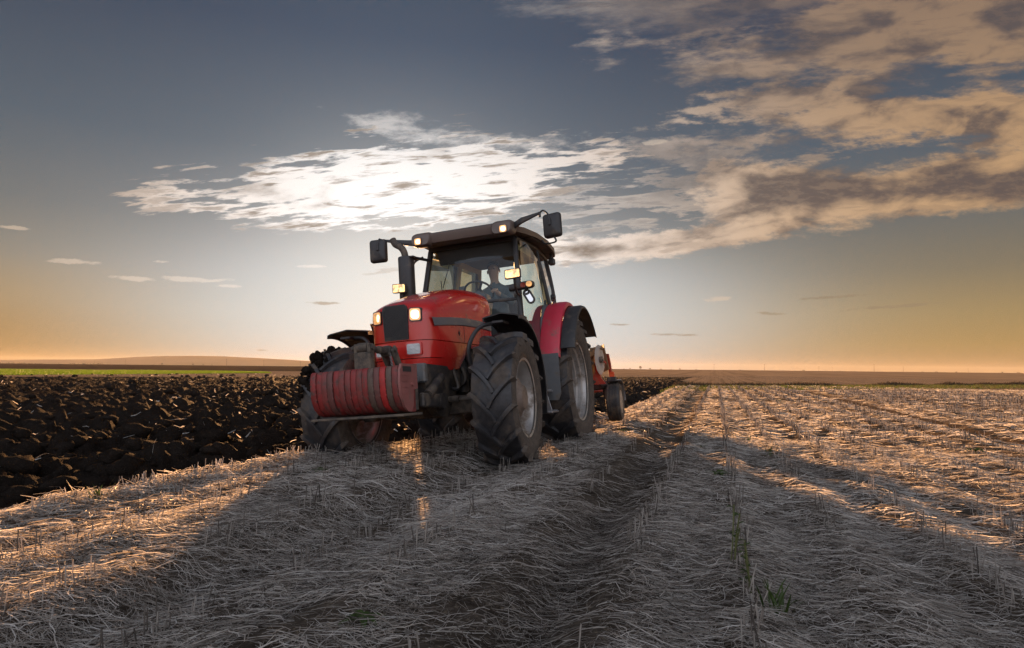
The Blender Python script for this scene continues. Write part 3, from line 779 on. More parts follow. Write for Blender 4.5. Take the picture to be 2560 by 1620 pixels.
# ================================================================== tractor
def frame_matrix():
    yaw, lean, pt = YAW, 0.0899, -0.0212
    ex = Vector((-math.sin(yaw), -math.cos(yaw), 0)); ey = Vector((math.cos(yaw), -math.sin(yaw), 0)); ez = Vector((0, 0, 1))
    ey2 = math.cos(lean) * ey + math.sin(lean) * ez; ez2 = math.cos(lean) * ez - math.sin(lean) * ey
    ex2 = math.cos(pt) * ex - math.sin(pt) * ez2; ez3 = math.cos(pt) * ez2 + math.sin(pt) * ex
    mt = Matrix((ex2, ey2, ez3)).transposed().to_4x4(); mt.translation = (0.152, 9.777, -0.225)
    return mt
TM = frame_matrix()
tractor = empty('tractor'); tractor.matrix_world = TM
tag(tractor, 'red farm tractor with lit lamps ploughing along the edge of the stubble', 'tractor')
XF, XR, ZF, ZR = 3.20, 0.45, 0.70, 0.875

# ---- wheels
def wheel(cx, cyv, cz, Rr, W, rim, nl, sgn, front, steer=0.0):
    w = empty('wheel', tractor, (cx, cyv, cz)); w.rotation_euler = (0, 0, steer)
    fl = W * 0.84
    b = MB()
    half = [(fl, rim - 0.012), (fl + 0.012, rim + 0.02), (W * 0.97, rim + 0.07), (W * 1.03, rim + (Rr - rim) * 0.5), (W * 1.0, Rr - 0.085), (W * 0.93, Rr - 0.055), (W * 0.6, Rr - 0.042), (0, Rr - 0.036)]
    prof = half + [(-y, r) for y, r in half[-2::-1]]
    b.lathe(prof, 72, 1, closed_prof=True)
    ph = random.random() * 0.3
    for i in range(nl * 2):
        sd = 1 if i % 2 else -1
        th0 = ph + i / (nl * 2) * 2 * math.pi
        rows = []
        N = 7
        sweep = 0.50 if front else 0.42
        for j in range(N):
            u = j / (N - 1)
            y = sd * (-0.03 + u * (W * 1.015 + 0.03))
            th = th0 + sweep * (u ** 0.85) * (1 - 0.12 * u)
            drop = 0.0 if u < 0.8 else (u - 0.8) * 0.16
            rt, rb = Rr - drop, Rr - 0.075 - drop
            dth = sweep; # direction along the bar
            t = Vector((-math.sin(th) * dth * Rr, sd * W, math.cos(th) * dth * Rr)).normalized()
            er = Vector((math.cos(th), 0, math.sin(th)))
            nrm_ = er.cross(t).normalized()
            cb, ct = Vector((rb * math.cos(th), y, rb * math.sin(th))), Vector((rt * math.cos(th), y, rt * math.sin(th)))
            wb, wtp = (0.030, 0.019) if front else (0.044, 0.028)
            k = 0.82 + 0.35 * u
            rows.append([cb + nrm_ * wb * k, ct + nrm_ * wtp * k, ct + nrm_ * wtp * 0.4 * k + er * 0.004, ct - nrm_ * wtp * k, cb - nrm_ * wb * k])
        b.loft(rows)
    b.build('tyre', M_tyre_f if front else M_tyre_r, w, 40)
    b = MB()
    if front:
        prof = [(fl + 0.004, rim - 0.010), (fl + 0.012, rim + 0.014), (fl + 0.002, rim + 0.018), (fl - 0.012, rim - 0.020), (fl - 0.05, rim - 0.040), (fl - 0.07, rim - 0.060), (0.04, rim - 0.075), (0.03, rim - 0.095), (0.028, 0.215), (0.015, 0.20)]
    else:
        prof = [(fl + 0.004, rim - 0.010), (fl + 0.014, rim + 0.016), (fl + 0.002, rim + 0.022), (fl - 0.015, rim - 0.022), (fl - 0.06, rim - 0.036), (fl - 0.075, rim - 0.066), (fl - 0.13, rim - 0.072), (fl - 0.145, rim - 0.096), (0.02, rim - 0.104), (0.0, rim - 0.13), (-0.02, 0.24), (-0.03, 0.20)]
    b.lathe(prof, 64, sgn, closed_prof=True)
    back_p = [(-fl - 0.012, rim + 0.014), (-fl + 0.015, rim - 0.020), (-fl + 0.06, rim - 0.05), (-0.02, rim - 0.062), (0.0, rim - 0.10), (0.0, 0.19)]
    b.lathe(back_p, 64, sgn, closed_prof=True)
    b.build('rim', M_rim, w, 35)
    b = MB()
    if front:
        b.lathe([(-0.14, 0.12), (-0.05, 0.17), (0.0, 0.245), (0.045, 0.25), (0.055, 0.235), (0.10, 0.20), (0.125, 0.145), (fl - 0.03, 0.13), (fl - 0.012, 0.118), (fl - 0.005, 0.10), (fl - 0.015, 0.03)], 40, sgn)
        for i in range(10):
            t = i / 10 * 2 * math.pi; b.tube([(0.222 * math.cos(t), sgn * 0.03, 0.222 * math.sin(t)), (0.222 * math.cos(t), sgn * 0.075, 0.222 * math.sin(t))], 0.014, 6)
    else:
        b.lathe([(-0.2, 0.16), (-0.04, 0.18), (0.0, 0.23), (0.03, 0.225), (0.06, 0.15), (0.12, 0.12), (0.13, 0.05)], 40, sgn)
        for i in range(10):
            t = i / 10 * 2 * math.pi; b.tube([(0.19 * math.cos(t), sgn * 0.02, 0.19 * math.sin(t)), (0.19 * math.cos(t), sgn * 0.07, 0.19 * math.sin(t))], 0.016, 6)
    b.build('hub', M_hub, w, 35)
    return w
ST = R(2.5)
wheel(XF, 0.912, ZF, 0.664, 0.208, 0.386, 15, 1, True, ST)
wfr = wheel(XF, -0.93, ZF, 0.680, 0.215, 0.386, 15, -1, True, ST)
wheel(XR, 0.82, ZR, 0.905, 0.300, 0.535, 18, 1, False)
wheel(XR, -0.82, ZR, 0.905, 0.300, 0.535, 18, -1, False)
# mud stuck to the furrow-side front tyre
b = MB()
for i in range(110):
    t = R(random.uniform(15, 110)); y = random.uniform(-0.25, -0.02); rr_ = 0.67 + random.uniform(-0.03, 0.015)
    g = bmesh.ops.create_icosphere(b.bm, subdivisions=2, radius=0.010 + 0.036 * random.random() ** 2.2)
    for v in g['verts']: v.co *= 1 + random.uniform(-0.28, 0.28)
    bmesh.ops.translate(b.bm, vec=(rr_ * math.cos(t), y, rr_ * math.sin(t)), verts=g['verts'])
b.build('mud', M_soil, wfr, 60, kind='stuff')

# ---- hood
def h_w(x): return float(np.interp(x, [2.2, 2.5, 2.9, 3.3, 3.55], [0.435, 0.425, 0.395, 0.365, 0.345]))
def crest(x): return float(np.interp(x, [2.2, 2.5, 2.8, 3.1, 3.35, 3.55, 3.7, 3.82], [2.005, 2.005, 1.975, 1.905, 1.835, 1.775, 1.735, 1.70]))
def shoulder(x): return float(np.interp(x, [2.2, 2.6, 3.0, 3.4, 3.82], [1.74, 1.72, 1.67, 1.60, 1.55]))
def plan(dx=0.0):
    o = []
    for x in np.linspace(2.25, 3.45, 13): o.append((x, -h_w(x)))
    nose = [(3.56, -0.345), (3.64, -0.335), (3.71, -0.312), (3.755, -0.275), (3.785, -0.23), (3.80, -0.18), (3.808, -0.13), (3.812, -0.06)]
    o += nose + [(3.813, 0.0)] + [(x, -y) for x, y in nose[::-1]]
    for x in np.linspace(3.45, 2.25, 13): o.append((x, h_w(x)))
    return o
PL = plan()
b = MB()
rows = []
for z in (1.325, 1.42, 1.50): rows.append([(x - (1.55 - z) * 0.06 if x > 3.5 else x, y, z) for x, y in PL])
for t in np.linspace(0, 1, 11):
    a = t * math.pi / 2; row = []
    for x, y in PL:
        sx_ = min(x, 3.22 + 0.30 * max(0, 1 - abs(y) / 0.35)) if x > 3.2 else x
        c_ = math.cos(a) ** 0.62; s_ = math.sin(a) ** 0.72
        xx = sx_ + (x - sx_) * c_; yy = y * c_
        row.append((xx, yy, shoulder(x) + (crest(xx) - shoulder(x)) * s_))
    rows.append(row)
b.sheet(rows)
# bonnet end cap and underside lip
b.loft([[(2.25, y * k, z * k + 1.6 * (1 - k)) for (x, y, z) in [(r[0]) for r in rows] + [(r[-1]) for r in rows[::-1]]] for k in (1.0, 0.02)], False)
hood = b.build('hood', M_red, tractor, 50)
# side grooves of the bonnet crown
for sd in (-1, 1):
    b = MB()
    pts = [(x, sd * (0.30 - 0.10 * (x - 2.3) / 1.2), 0) for x in np.linspace(2.5, 3.5, 12)]
# lower side panels
def panel_poly(sd):
    return [(3.50, 1.318), (2.30, 1.318), (2.30, 1.29), (2.80, 1.275), (2.93, 1.19), (3.10, 1.045), (3.34, 1.025), (3.50, 1.075)]
for sd in (-1, 1):
    b = MB(); top = [(2.30, 1.318), (2.60, 1.318), (2.80, 1.318), (2.93, 1.318), (3.10, 1.318), (3.34, 1.318), (3.50, 1.318)]
    bot = [(2.30, 1.285), (2.60, 1.28), (2.80, 1.272), (2.93, 1.19), (3.10, 1.048), (3.34, 1.028), (3.50, 1.075)]
    rows = []
    for k in (0, 0.35, 0.7, 1):
        rows.append([(x0 + (x1 - x0) * k, sd * (h_w(x0) - 0.004 - 0.030 * k * k), z0 + (z1 - z0) * k) for (x0, z0), (x1, z1) in zip(top, bot)])
    b.sheet(rows, 0.02).build('side_panel', M_red, tractor, 50)
# lower nose
def nose_rows(z0, z1, inset0, inset1, n=4):
    PN = [p for p in PL if p[0] > 3.42]
    rows = []
    for k in range(n):
        t = k / (n - 1); z = z0 + (z1 - z0) * t; ins = inset0 + (inset1 - inset0) * t
        rows.append([(x - (1.55 - z) * 0.06 if x > 3.5 else x, y * (1 - ins), z) for x, y in PN])
    return rows
b = MB().sheet(nose_rows(1.318, 1.150, 0.0, 0.015), 0.02); b.build('nose_panel', M_red, tractor, 50)
b = MB().sheet(nose_rows(1.143, 1.075, 0.02, 0.06), 0.02); b.build('bumper', M_red, tractor, 50)
# grille with fine upright ribs
b = MB()
gp = [(-0.128, 1.335), (0.128, 1.335), (0.138, 1.62), (0.130, 1.655), (0.105, 1.678), (-0.105, 1.678), (-0.130, 1.655), (-0.138, 1.62)]
b.prism(gp, lambda a, c, d: (d - (1.55 - c) * 0.06, a, c), 3.80, 3.822)
for i in range(22):
    y = -0.122 + i * 0.244 / 21
    zt = 1.668 if abs(y) < 0.10 else 1.635
    b.bar((3.824 - 0.2 * 0.06, y, 1.345), (3.824 + 0.006, y, zt), 0.005, 0.006)
b.build('grille', M_black, tractor)
# headlamps
for sd, mt in ((1, M_lit), (-1, M_lit_b)):
    hl = MB().prism(rrect(0.112, 0.135, 0.02), lambda a, c, d, sd=sd: (d - abs(a * 1.0) * 0.0 + (-sd * a) * 0.38, sd * 0.208 + a, 1.572 + c), 3.74, 3.803).build('headlight', M_black, tractor)
    MB().prism(rrect(0.098, 0.118, 0.022), lambda a, c, d, sd=sd: (d + (-sd * a) * 0.38, sd * 0.208 + a, 1.572 + c), 3.795, 3.807).build('reflector', M_halo, hl)  # glowing plate round the lens, stands in for its halo
    dome(lambda a, c, d, sd=sd: (d + (-sd * a) * 0.38, sd * 0.208 + a, 1.572 + c), 0.082, 0.100, 0.036, 3.805, 0.024).build('lens', mt, hl, 80)
for sd in (1, -1):
    hl = MB().prism(rrect(0.155, 0.128, 0.02), lambda a, c, d, sd=sd: (d + (-sd * a) * 0.14, sd * 0.172 + a, 1.240 + c), 3.745, 3.796).build('lower_headlight', M_red, tractor)
    MB().prism(rrect(0.130, 0.100, 0.016), lambda a, c, d, sd=sd: (d + (-sd * a) * 0.14, sd * 0.172 + a, 1.238 + c), 3.78, 3.802).build('lens', M_clear, hl)
# dark side stripes that widen towards the cab, with the maker's small emblem below
for sd in (-1, 1):
    b = MB()
    xs = np.linspace(2.28, 3.66, 22)
    def yy(x):
        if x <= 3.45: return h_w(x)
        return float(np.interp(x, [3.45, 3.56, 3.64, 3.71], [h_w(3.45), 0.345, 0.335, 0.312]))
    rows = []
    for off, hh in ((0.004, 1), (0.016, 0.86), (0.016, -0.86), (0.004, -1)):
        r = []
        for x in xs:
            t = (x - 2.28) / 1.38
            zc = 1.545 + 0.030 * math.sin(t * math.pi) - 0.045 * t
            hz = 0.043 if x < 3.6 else 0.043
            r.append((x + (0.05 * (hh * 0.5 + 0.5) if x > 3.62 else 0), sd * (yy(x) + off), zc + hz * hh))
        rows.append(r)
    b.sheet(rows).build('side_stripe', M_trim, tractor, 50)
    em = MB()
    for ox, oz, s_ in ((0, 0.018, 0.013), (-0.014, 0, 0.013), (0.014, 0, 0.013), (0, -0.020, 0.013)):
        em.prism([(0, s_), (s_, 0), (0, -s_), (-s_, 0)], lambda a, c, d, ox=ox, oz=oz: (3.12 + ox + a, sd * (h_w(3.12) + d), 1.425 + oz + c), -0.01, 0.003)
    em.build('emblem', M_black, tractor)
    MB().bar((3.0, sd * (h_w(3.0) + 0.0005), 1.33), (3.0, sd * (h_w(3.0) + 0.0005), 1.51), 0.003, 0.006).build('panel_seam', M_black, tractor)

# ---- chassis, engine, front axle
b = MB()
b.box((2.95, 0, 0.99), (1.55, 0.50, 0.34), bev=0.03); b.box((2.5, 0, 1.15), (0.6, 0.62, 0.3), bev=0.03)
b.box((1.4, 0, 0.92), (1.9, 0.46, 0.5), bev=0.05); b.box((0.45, 0, 0.9), (0.9, 0.56, 0.62), bev=0.06)
b.box((2.6, 0, 0.70), (1.2, 0.34, 0.2), bev=0.03)
for i in range(9):
    b.tube(catmull([(2.6 + 0.08 * i, 0.26, 1.25), (2.65 + 0.07 * i, 0.33 + 0.02 * (i % 3), 1.1 - 0.03 * i), (2.5 + 0.1 * i, 0.28, 0.86)]), 0.012 + 0.004 * (i % 3), 6)
b.box((2.62, 0.30, 1.03), (0.24, 0.14, 0.22), bev=0.02); b.box((3.28, 0.27, 0.93), (0.20, 0.12, 0.26), bev=0.02); b.tube([(2.9, 0.30, 1.0), (2.9, 0.30, 0.80)], 0.06, 14)
b.build('engine_block', M_dark, tractor)
b = MB()
b.loft([[(XF + dx_, y, ZF - 0.03 + dz_) for dx_, dz_ in rrect(0.17 + k * 0.06, 0.17 + k * 0.07, 0.04, 2)] for y, k in ((-0.72, 0), (-0.4, 0.3), (-0.15, 1), (0.15, 1), (0.4, 0.3), (0.72, 0))])
for sd in (-1, 1):
    b.box((XF, sd * 0.66, ZF), (0.18, 0.16, 0.30), bev=0.03); b.tube([(XF, sd * 0.6, ZF), (XF, sd * 0.8, ZF)], 0.13, 20)
    b.tube([(XF + 0.17, sd * 0.12, ZF + 0.03), (XF + 0.17, sd * 0.44, ZF + 0.03)], 0.035, 12); b.tube([(XF + 0.17, sd * 0.40, ZF + 0.03), (XF + 0.15, sd * 0.68, ZF + 0.02)], 0.018, 10)
b.build('front_axle', M_mudiron, tractor)
b = MB()
for sd in (-1, 1):
    b.prism([(3.05, 1.06), (3.85, 1.08), (3.93, 0.98), (3.88, 0.74), (3.62, 0.58), (3.40, 0.56), (3.30, 0.70), (3.12, 0.84)], lambda a, c, d, sd=sd: (a, sd * d, c), 0.25, 0.33)
b.box((3.74, 0, 0.86), (0.24, 0.56, 0.34), bev=0.03)
for sd in (-1, 1):
    b.bar((3.60, sd * 0.37, 0.72), (4.16, sd * 0.40, 0.74), 0.05, 0.13, 0.015); b.tube([(3.62, sd * 0.36, 0.95), (4.02, sd * 0.40, 0.78)], 0.045, 12); b.tube([(3.70, sd * 0.36, 0.72), (3.70, sd * 0.42, 0.72)], 0.075, 16)
b.build('front_linkage', M_dark, tractor)
b = MB(); b.box((3.97, 0.29, 0.99), (0.08, 0.17, 0.18), bev=0.015); b.tube([(4.0, 0.29, 0.93), (4.04, 0.29, 0.93)], 0.035, 14)
b.build('valve_cover', M_greypl, tractor)
b = MB()
b.tube([(4.02, 0.0, 1.22), (4.18, 0.0, 1.225)], 0.036, 14); b.tube([(4.16, 0, 1.225), (4.46, 0.02, 1.225)], 0.028, 12); b.box((4.00, 0, 1.22), (0.09, 0.09, 0.10), bev=0.02)
b.bar((3.86, 0.05, 1.05), (4.00, 0.055, 1.25), 0.03, 0.10, 0.01); b.bar((3.86, -0.05, 1.05), (4.00, -0.055, 1.25), 0.03, 0.10, 0.01)
b.tube([(3.99, -0.09, 1.23), (3.99, 0.09, 1.23)], 0.02, 10)
b.build('top_link', M_mudiron, tractor)
b = MB()
for k in range(14):
    t = k / 14; c0 = Vector((4.03 - 0.05 * t, 0.045, 1.18 - 0.22 * t))
    tt = [(c0 + Vector((0.0, 0.009 * math.cos(q), 0.013 * math.sin(q))) if k % 2 else c0 + Vector((0.009 * math.cos(q), 0, 0.013 * math.sin(q)))) for q in np.linspace(0, 2 * math.pi, 9)]
    b.tube(tt, 0.0028, 5, False)
b.build('chain', M_steel, tractor)

# ---- mudguards
def arc_guard(name, cx, cz, Rg, a0, a1, y0, y1, mat, lip=0.05, thick=0.012, Rfun=None, side=1, flat=0.0, par=None):
    rows = []
    N = 22
    for i in range(N):
        a = R(a0 + (a1 - a0) * i / (N - 1)); rg = Rfun(i / (N - 1)) if Rfun else Rg
        row = []
        for y, dr in ((y0, -lip), (y0, -0.006), (y0 + 0.02 , 0), ((y0 + y1) / 2, flat), (y1 - 0.04, 0), (y1 - 0.008, -0.014), (y1, -lip)):
            row.append((cx + (rg + dr) * math.cos(a), side * y, cz + (rg + dr) * math.sin(a)))
        rows.append(row)
    return MB().sheet(rows, thick).build(name, mat, par or tractor, 45)
for sd in (1, -1):
    fg = arc_guard('front_mudguard', XF, ZF, 0.82, 82, 194, 0.72 if sd > 0 else 0.60, 1.115, M_black, 0.05, side=sd, flat=0.03, Rfun=lambda t: 0.795 + 0.035 * math.sin(t * math.pi) + 0.05 * (1 - t) ** 3)
    bk = MB()
    bk.tube(catmull([(XF + 0.0, sd * 0.90, 1.485), (XF + 0.06, sd * 0.66, 1.44), (XF + 0.12, sd * 0.55, 1.2), (XF, sd * 0.60, 0.84)]), 0.022, 8)
    bk.box((XF + 0.02, sd * 0.88, 1.475), (0.22, 0.12, 0.03), bev=0.008)
    bk.build('bracket', M_black, fg)
def rf(t): return 1.18 + 0.05 * math.sin(t * math.pi) - 0.10 * (1 - t) ** 3
for sd in (1, -1):
    rfen = arc_guard('rear_fender', XR, ZR, 1.15, 19, 118, 0.765, 1.035, M_red_skytint, 0.06, 0.014, Rfun=lambda t: 0.985 + 0.185 * smooth(0, 0.75, t) - 0.03 * t, side=sd, flat=0.006)
    MB().sheet([[(XR + rr_ * math.cos(a), sd * 0.62, ZR + rr_ * math.sin(a)) for a in np.radians(np.linspace(22, 128, 20))] for rr_ in (0.55, 0.9, 1.0)]).build('inner_plate', M_dark, rfen)
    # black extension over the outer half of the tyre
    arc_guard('flare', XR, ZR, 1.05, 26, 140, 1.04, 1.235, M_black, 0.045, 0.014, Rfun=lambda t: 0.975 + 0.10 * smooth(0, 0.6, t), side=sd, par=rfen)
    # dark inner arch beside the cab door
    arc_guard('arch', XR, ZR, 1.1, 24, 118, 0.62, 0.762, M_trim, 0.03, 0.012, Rfun=lambda t: 1.0 + 0.13 * smooth(0, 0.6, t), side=sd, par=rfen)

# ---- tank plate and steps on the near side
b = MB()
b.box((1.62, 0.50, 0.86), (0.8, 0.30, 0.44), bev=0.06, seg=2)
b.prism([(0.0, 1.24), (0.245, 1.24), (0.245, 0.72), (0.21, 0.64), (0.06, 0.64), (0.0, 0.72)], lambda a, c, d: (d, 0.775 + a, c), 1.372, 1.392)
b.build('fuel_tank', M_greypl, tractor)
b = MB()
b.bar((1.50, 0.70, 1.18), (1.46, 0.86, 0.50), 0.10, 0.016, 0.004, up=(1, 0, 0)); b.bar((1.78, 0.70, 1.18), (1.74, 0.86, 0.50), 0.016, 0.016, 0.004)
for z, y in ((0.50, 0.90), (0.76, 0.84)): 
    b.box((1.60, y, z), (0.36, 0.17, 0.024), bev=0.008)
    for k in range(6): b.box((1.46 + k * 0.056, y, z + 0.016), (0.012, 0.15, 0.012))
b.build('steps', M_steel, tractor)

# ---- cab
def py(z): return 0.615 + (2.78 - z) * 0.072          # half width of the glasshouse at height z
b = MB()
AP = {}
def frame_bar(b, pts, w, h): 
    for p0, p1 in zip(pts[:-1], pts[1:]): b.bar(p0, p1, w, h, 0.01, up=(1, 0, 0))
b = MB()
for sd in (-1, 1):
    a_line = [(1.56, sd * 0.60, 2.76), (1.66, sd * 0.635, 2.35), (1.77, sd * 0.675, 1.85), (1.80, sd * 0.69, 1.25)]
    b.loft([[(x + a, y + c, z) for a, c in rrect(0.075, 0.062, 0.018, 2)] for x, y, z in catmull(a_line, 4)])
    c_line = [(0.60, sd * 0.60, 2.83), (0.58, sd * 0.665, 2.55), (0.56, sd * 0.735, 2.10), (0.52, sd * 0.77, 1.85)]
    b.loft([[(x + a, y + c, z) for a, c in rrect(0.055, 0.05, 0.014, 2)] for x, y, z in catmull(c_line, 4)])
    r_line = [(-0.16, sd * 0.56, 2.82), (-0.22, sd * 0.62, 2.3), (-0.24, sd * 0.64, 1.8)]
    b.loft([[(x + a, y + c, z) for a, c in rrect(0.08, 0.07, 0.02, 2)] for x, y, z in catmull(r_line, 4)])
    b.tube([(1.56, sd * 0.60, 2.775), (0.60, sd * 0.61, 2.835), (-0.16, sd * 0.56, 2.82)], 0.035, 8)
b.bar((-0.16, -0.56, 2.82), (-0.16, 0.56, 2.82), 0.06, 0.06); b.bar((-0.24, -0.64, 1.85), (-0.24, 0.64, 1.85), 0.06, 0.08); b.bar((1.57, -0.60, 2.765), (1.57, 0.60, 2.765), 0.07, 0.05)
b.build('cab_frame', M_black, tractor)
b = MB()
b.box((0.85, 0, 1.22), (1.85, 1.22, 0.10), bev=0.03); b.box((-0.2, 0, 1.55), (0.10, 1.24, 0.66), bev=0.03)
b.box((1.74, 0, 1.42), (0.08, 0.80, 0.56), bev=0.03)
b.build('cab_floor', M_liner, tractor)
# beige lining inside the pillars
b = MB()
for sd in (-1, 1):
    c_line = [(0.60, sd * 0.555, 2.80), (0.56, sd * 0.625, 2.55), (0.54, sd * 0.69, 2.10), (0.50, sd * 0.70, 1.85)]
    b.loft([[(x + a, y + c, z) for a, c in rrect(0.13, 0.035, 0.014, 2)] for x, y, z in catmull(c_line, 4)])
    b.loft([[(x + a, y, z + c) for a, c in rrect(0.05, 0.10, 0.02, 2)] for x, y, z in [(1.48, sd * 0.565, 2.72), (0.6, sd * 0.565, 2.74), (-0.1, sd * 0.50, 2.74)]])
    b.loft([[(x + a, y + c, z) for a, c in rrect(0.10, 0.035, 0.014, 2)] for x, y, z in [(-0.11, sd * 0.52, 2.78), (-0.17, sd * 0.58, 2.3), (-0.19, sd * 0.60, 1.8)]])
b.build('pillar_lining', M_beige, tractor)
# glass
def windscreen_pt(u, z):
    """u -1..1 across, bowed forward"""
    xb = float(np.interp(z, [1.25, 1.85, 2.35, 2.76], [1.80, 1.775, 1.665, 1.56])); hw = float(np.interp(z, [1.25, 1.85, 2.35, 2.76], [0.66, 0.645, 0.605, 0.57]))
    return (xb + 0.06 * (1 - u * u) + 0.01, u * hw, z)
MB().sheet([[windscreen_pt(u, z) for u in np.linspace(-1, 1, 13)] for z in (2.74, 2.5, 2.25, 2.0, 1.955)]).build('windscreen', M_glass, tractor, 60)
MB().sheet([[windscreen_pt(u, z) for u in np.linspace(-1, 1, 13)] for z in (1.925, 1.7, 1.45, 1.28)]).build('lower_windscreen', M_glass, tractor, 60)
b = MB(); b.loft([[tuple(Vector(windscreen_pt(u, 1.94)) + Vector((a, 0, c))) for a, c in rrect(0.03, 0.042, 0.008, 2)] for u in np.linspace(-1, 1, 13)]); b.build('windscreen_bar', M_black, tractor)
for sd in (1, -1):
    def dpt(x, z): return (x, sd * (py(z) + 0.022 + 0.035 * math.sin(math.pi * min(1, max(0, (x - 0.5) / 1.25)))), z)
    top = [(1.54, 2.735), (1.3, 2.775), (0.95, 2.80), (0.62, 2.80)]
    outl_r = [(0.62, 2.80), (0.585, 2.4), (0.56, 2.06), (0.66, 1.94), (0.86, 1.74), (1.06, 1.52), (1.18, 1.28)]
    rows = []
    zs = [2.74, 2.5, 2.3, 2.1, 1.95, 1.75, 1.5, 1.28]
    for z in zs:
        xr = float(np.interp(-z, [-o_[1] for o_ in outl_r], [o_[0] for o_ in outl_r])); xf = float(np.interp(z, [1.25, 1.85, 2.35, 2.76], [1.77, 1.74, 1.63, 1.53]))
        zz = lambda t: z + (0.05 * math.sin(t * math.pi / 2) if z == 2.74 else 0)
        rows.append([dpt(xf + (xr - xf) * t, zz(t)) for t in np.linspace(0, 1, 9)])
    d = MB().sheet(rows).build('door', M_sglass, tractor, 60)
    outl = [r[-1] for r in rows]
    MB().tube(outl + [rows[-1][4], rows[-1][0]], 0.016, 6).build('frame', M_black, d)
    hb = MB(); hb.box((0.545, sd * 0.80, 2.09), (0.07, 0.05, 0.10), bev=0.015); hb.tube([(0.56, sd * 0.80, 2.10), (0.56, sd * 0.845, 2.10)], 0.035, 14); hb.tube([(0.52, sd * 0.80, 2.02), (0.50, sd * 0.78, 1.97)], 0.018, 8)
    hb.build('hinge', M_black, d)
    rows = [[(xf + (xr - xf) * t, sd * (yf + (yr - yf) * t), z) for t in (0, 0.5, 1)] for z, xf, xr, yf, yr in ((2.78, 0.57, -0.14, 0.625, 0.575), (2.3, 0.55, -0.20, 0.71, 0.635), (1.9, 0.50, -0.23, 0.765, 0.655))]
    MB().sheet(rows).build('quarter_window', M_sglass, tractor, 60)
MB().sheet([[(-0.17, u * 0.55, 2.78) for u in (-1, 0, 1)], [(-0.25, u * 0.61, 2.3) for u in (-1, 0, 1)], [(-0.27, u * 0.63, 1.88) for u in (-1, 0, 1)]]).build('rear_window', M_rglass, tractor, 60)

# roof
b = MB()
rows = []
for x, hw, zt, zb in ((1.93, 0.56, 2.865, 2.815), (1.90, 0.62, 2.895, 2.80), (1.80, 0.69, 2.925, 2.805), (1.55, 0.735, 2.955, 2.83), (1.1, 0.79, 2.975, 2.86), (0.6, 0.81, 2.975, 2.865), (0.15, 0.79, 2.955, 2.855), (-0.15, 0.73, 2.925, 2.84), (-0.28, 0.62, 2.90, 2.845)):
    row = []
    for u in np.linspace(-1, 1, 17): row.append((x + 0.0 * u, u * hw, zt - 0.055 * abs(u) ** 3.2))
    for u in np.linspace(1, -1, 9): row.append((x - 0.02, u * (hw - 0.015), zb - 0.0 * abs(u)))
    rows.append(row)
b.loft(rows).build('roof', M_roof, tractor, 40)
roof = tractor.children[-1]
b = MB()   # front visor between the two lamp pods, slightly recessed
b.loft([[(x, y, z) for x, z in ((1.90, 2.915), (1.955, 2.885), (1.95, 2.84), (1.925, 2.775), (1.80, 2.755), (1.70, 2.775), (1.72, 2.91))] for y in np.linspace(-0.54, 0.54, 9)])
b.build('visor', M_roof, roof, 40)
for sd in (1, -1):
    b = MB()
    sec = []
    for x, w_, zt, zb in ((1.60, 0.16, 2.955, 2.84), (1.76, 0.22, 2.950, 2.765), (1.90, 0.225, 2.932, 2.742), (1.965, 0.215, 2.905, 2.745), (1.985, 0.195, 2.875, 2.755)):
        sec.append([(x + 0.0 * a, sd * 0.555 + a, (zt + zb) / 2 + c) for a, c in rrect(w_ * 1.22, zt - zb, 0.055, 4)])
    pod = b.loft(sec).build('lamp_pod', M_roof, roof, 45)
    MB().prism(rrect(0.105, 0.098, 0.018), lambda a, c, d, sd=sd: (d, sd * 0.585 + a, 2.80 + c), 1.96, 1.995).build('lamp_housing', M_black, pod)
    MB().prism(rrect(0.092, 0.086, 0.02), lambda a, c, d, sd=sd: (d, sd * 0.585 + a, 2.80 + c), 1.99, 1.999).build('reflector', M_halo, pod)  # glowing halo plate behind the roof lens
    dome(lambda a, c, d, sd=sd: (d, sd * 0.585 + a, 2.80 + c), 0.076, 0.076, 0.033, 1.998, 0.022).build('lens', M_lit, pod, 80)
    # dark vent on the underside of the overhang
    MB().loft([[(x, sd * y, z) for y, z in ((hw - 0.17, zb - 0.006), (hw - 0.03, zb - 0.006), (hw - 0.03, zb - 0.012), (hw - 0.17, zb - 0.012))] for x, hw, zb in ((1.25, 0.77, 2.848), (0.6, 0.81, 2.864), (0.1, 0.78, 2.852))]).build('vent', M_dark, roof)
    # small lamp hanging from the rear corner
    rl = MB(); rl.box((0.02, sd * 0.705, 2.73), (0.09, 0.10, 0.11), bev=0.02); rl.bar((0.02, sd * 0.70, 2.79), (0.02, sd * 0.70, 2.86), 0.03, 0.04)
    rl.build('rear_lamp', M_black, tractor)
# headlining
MB().box((0.72, 0, 2.79), (1.62, 1.06, 0.04), bev=0.01).build('headlining', M_liner, tractor)
MB().loft([[(x, y, z) for x, z in ((1.52, 2.755), (1.30, 2.765), (1.22, 2.62), (1.40, 2.58))] for y in (-0.54, 0.54)]).build('front_console', M_liner, tractor)

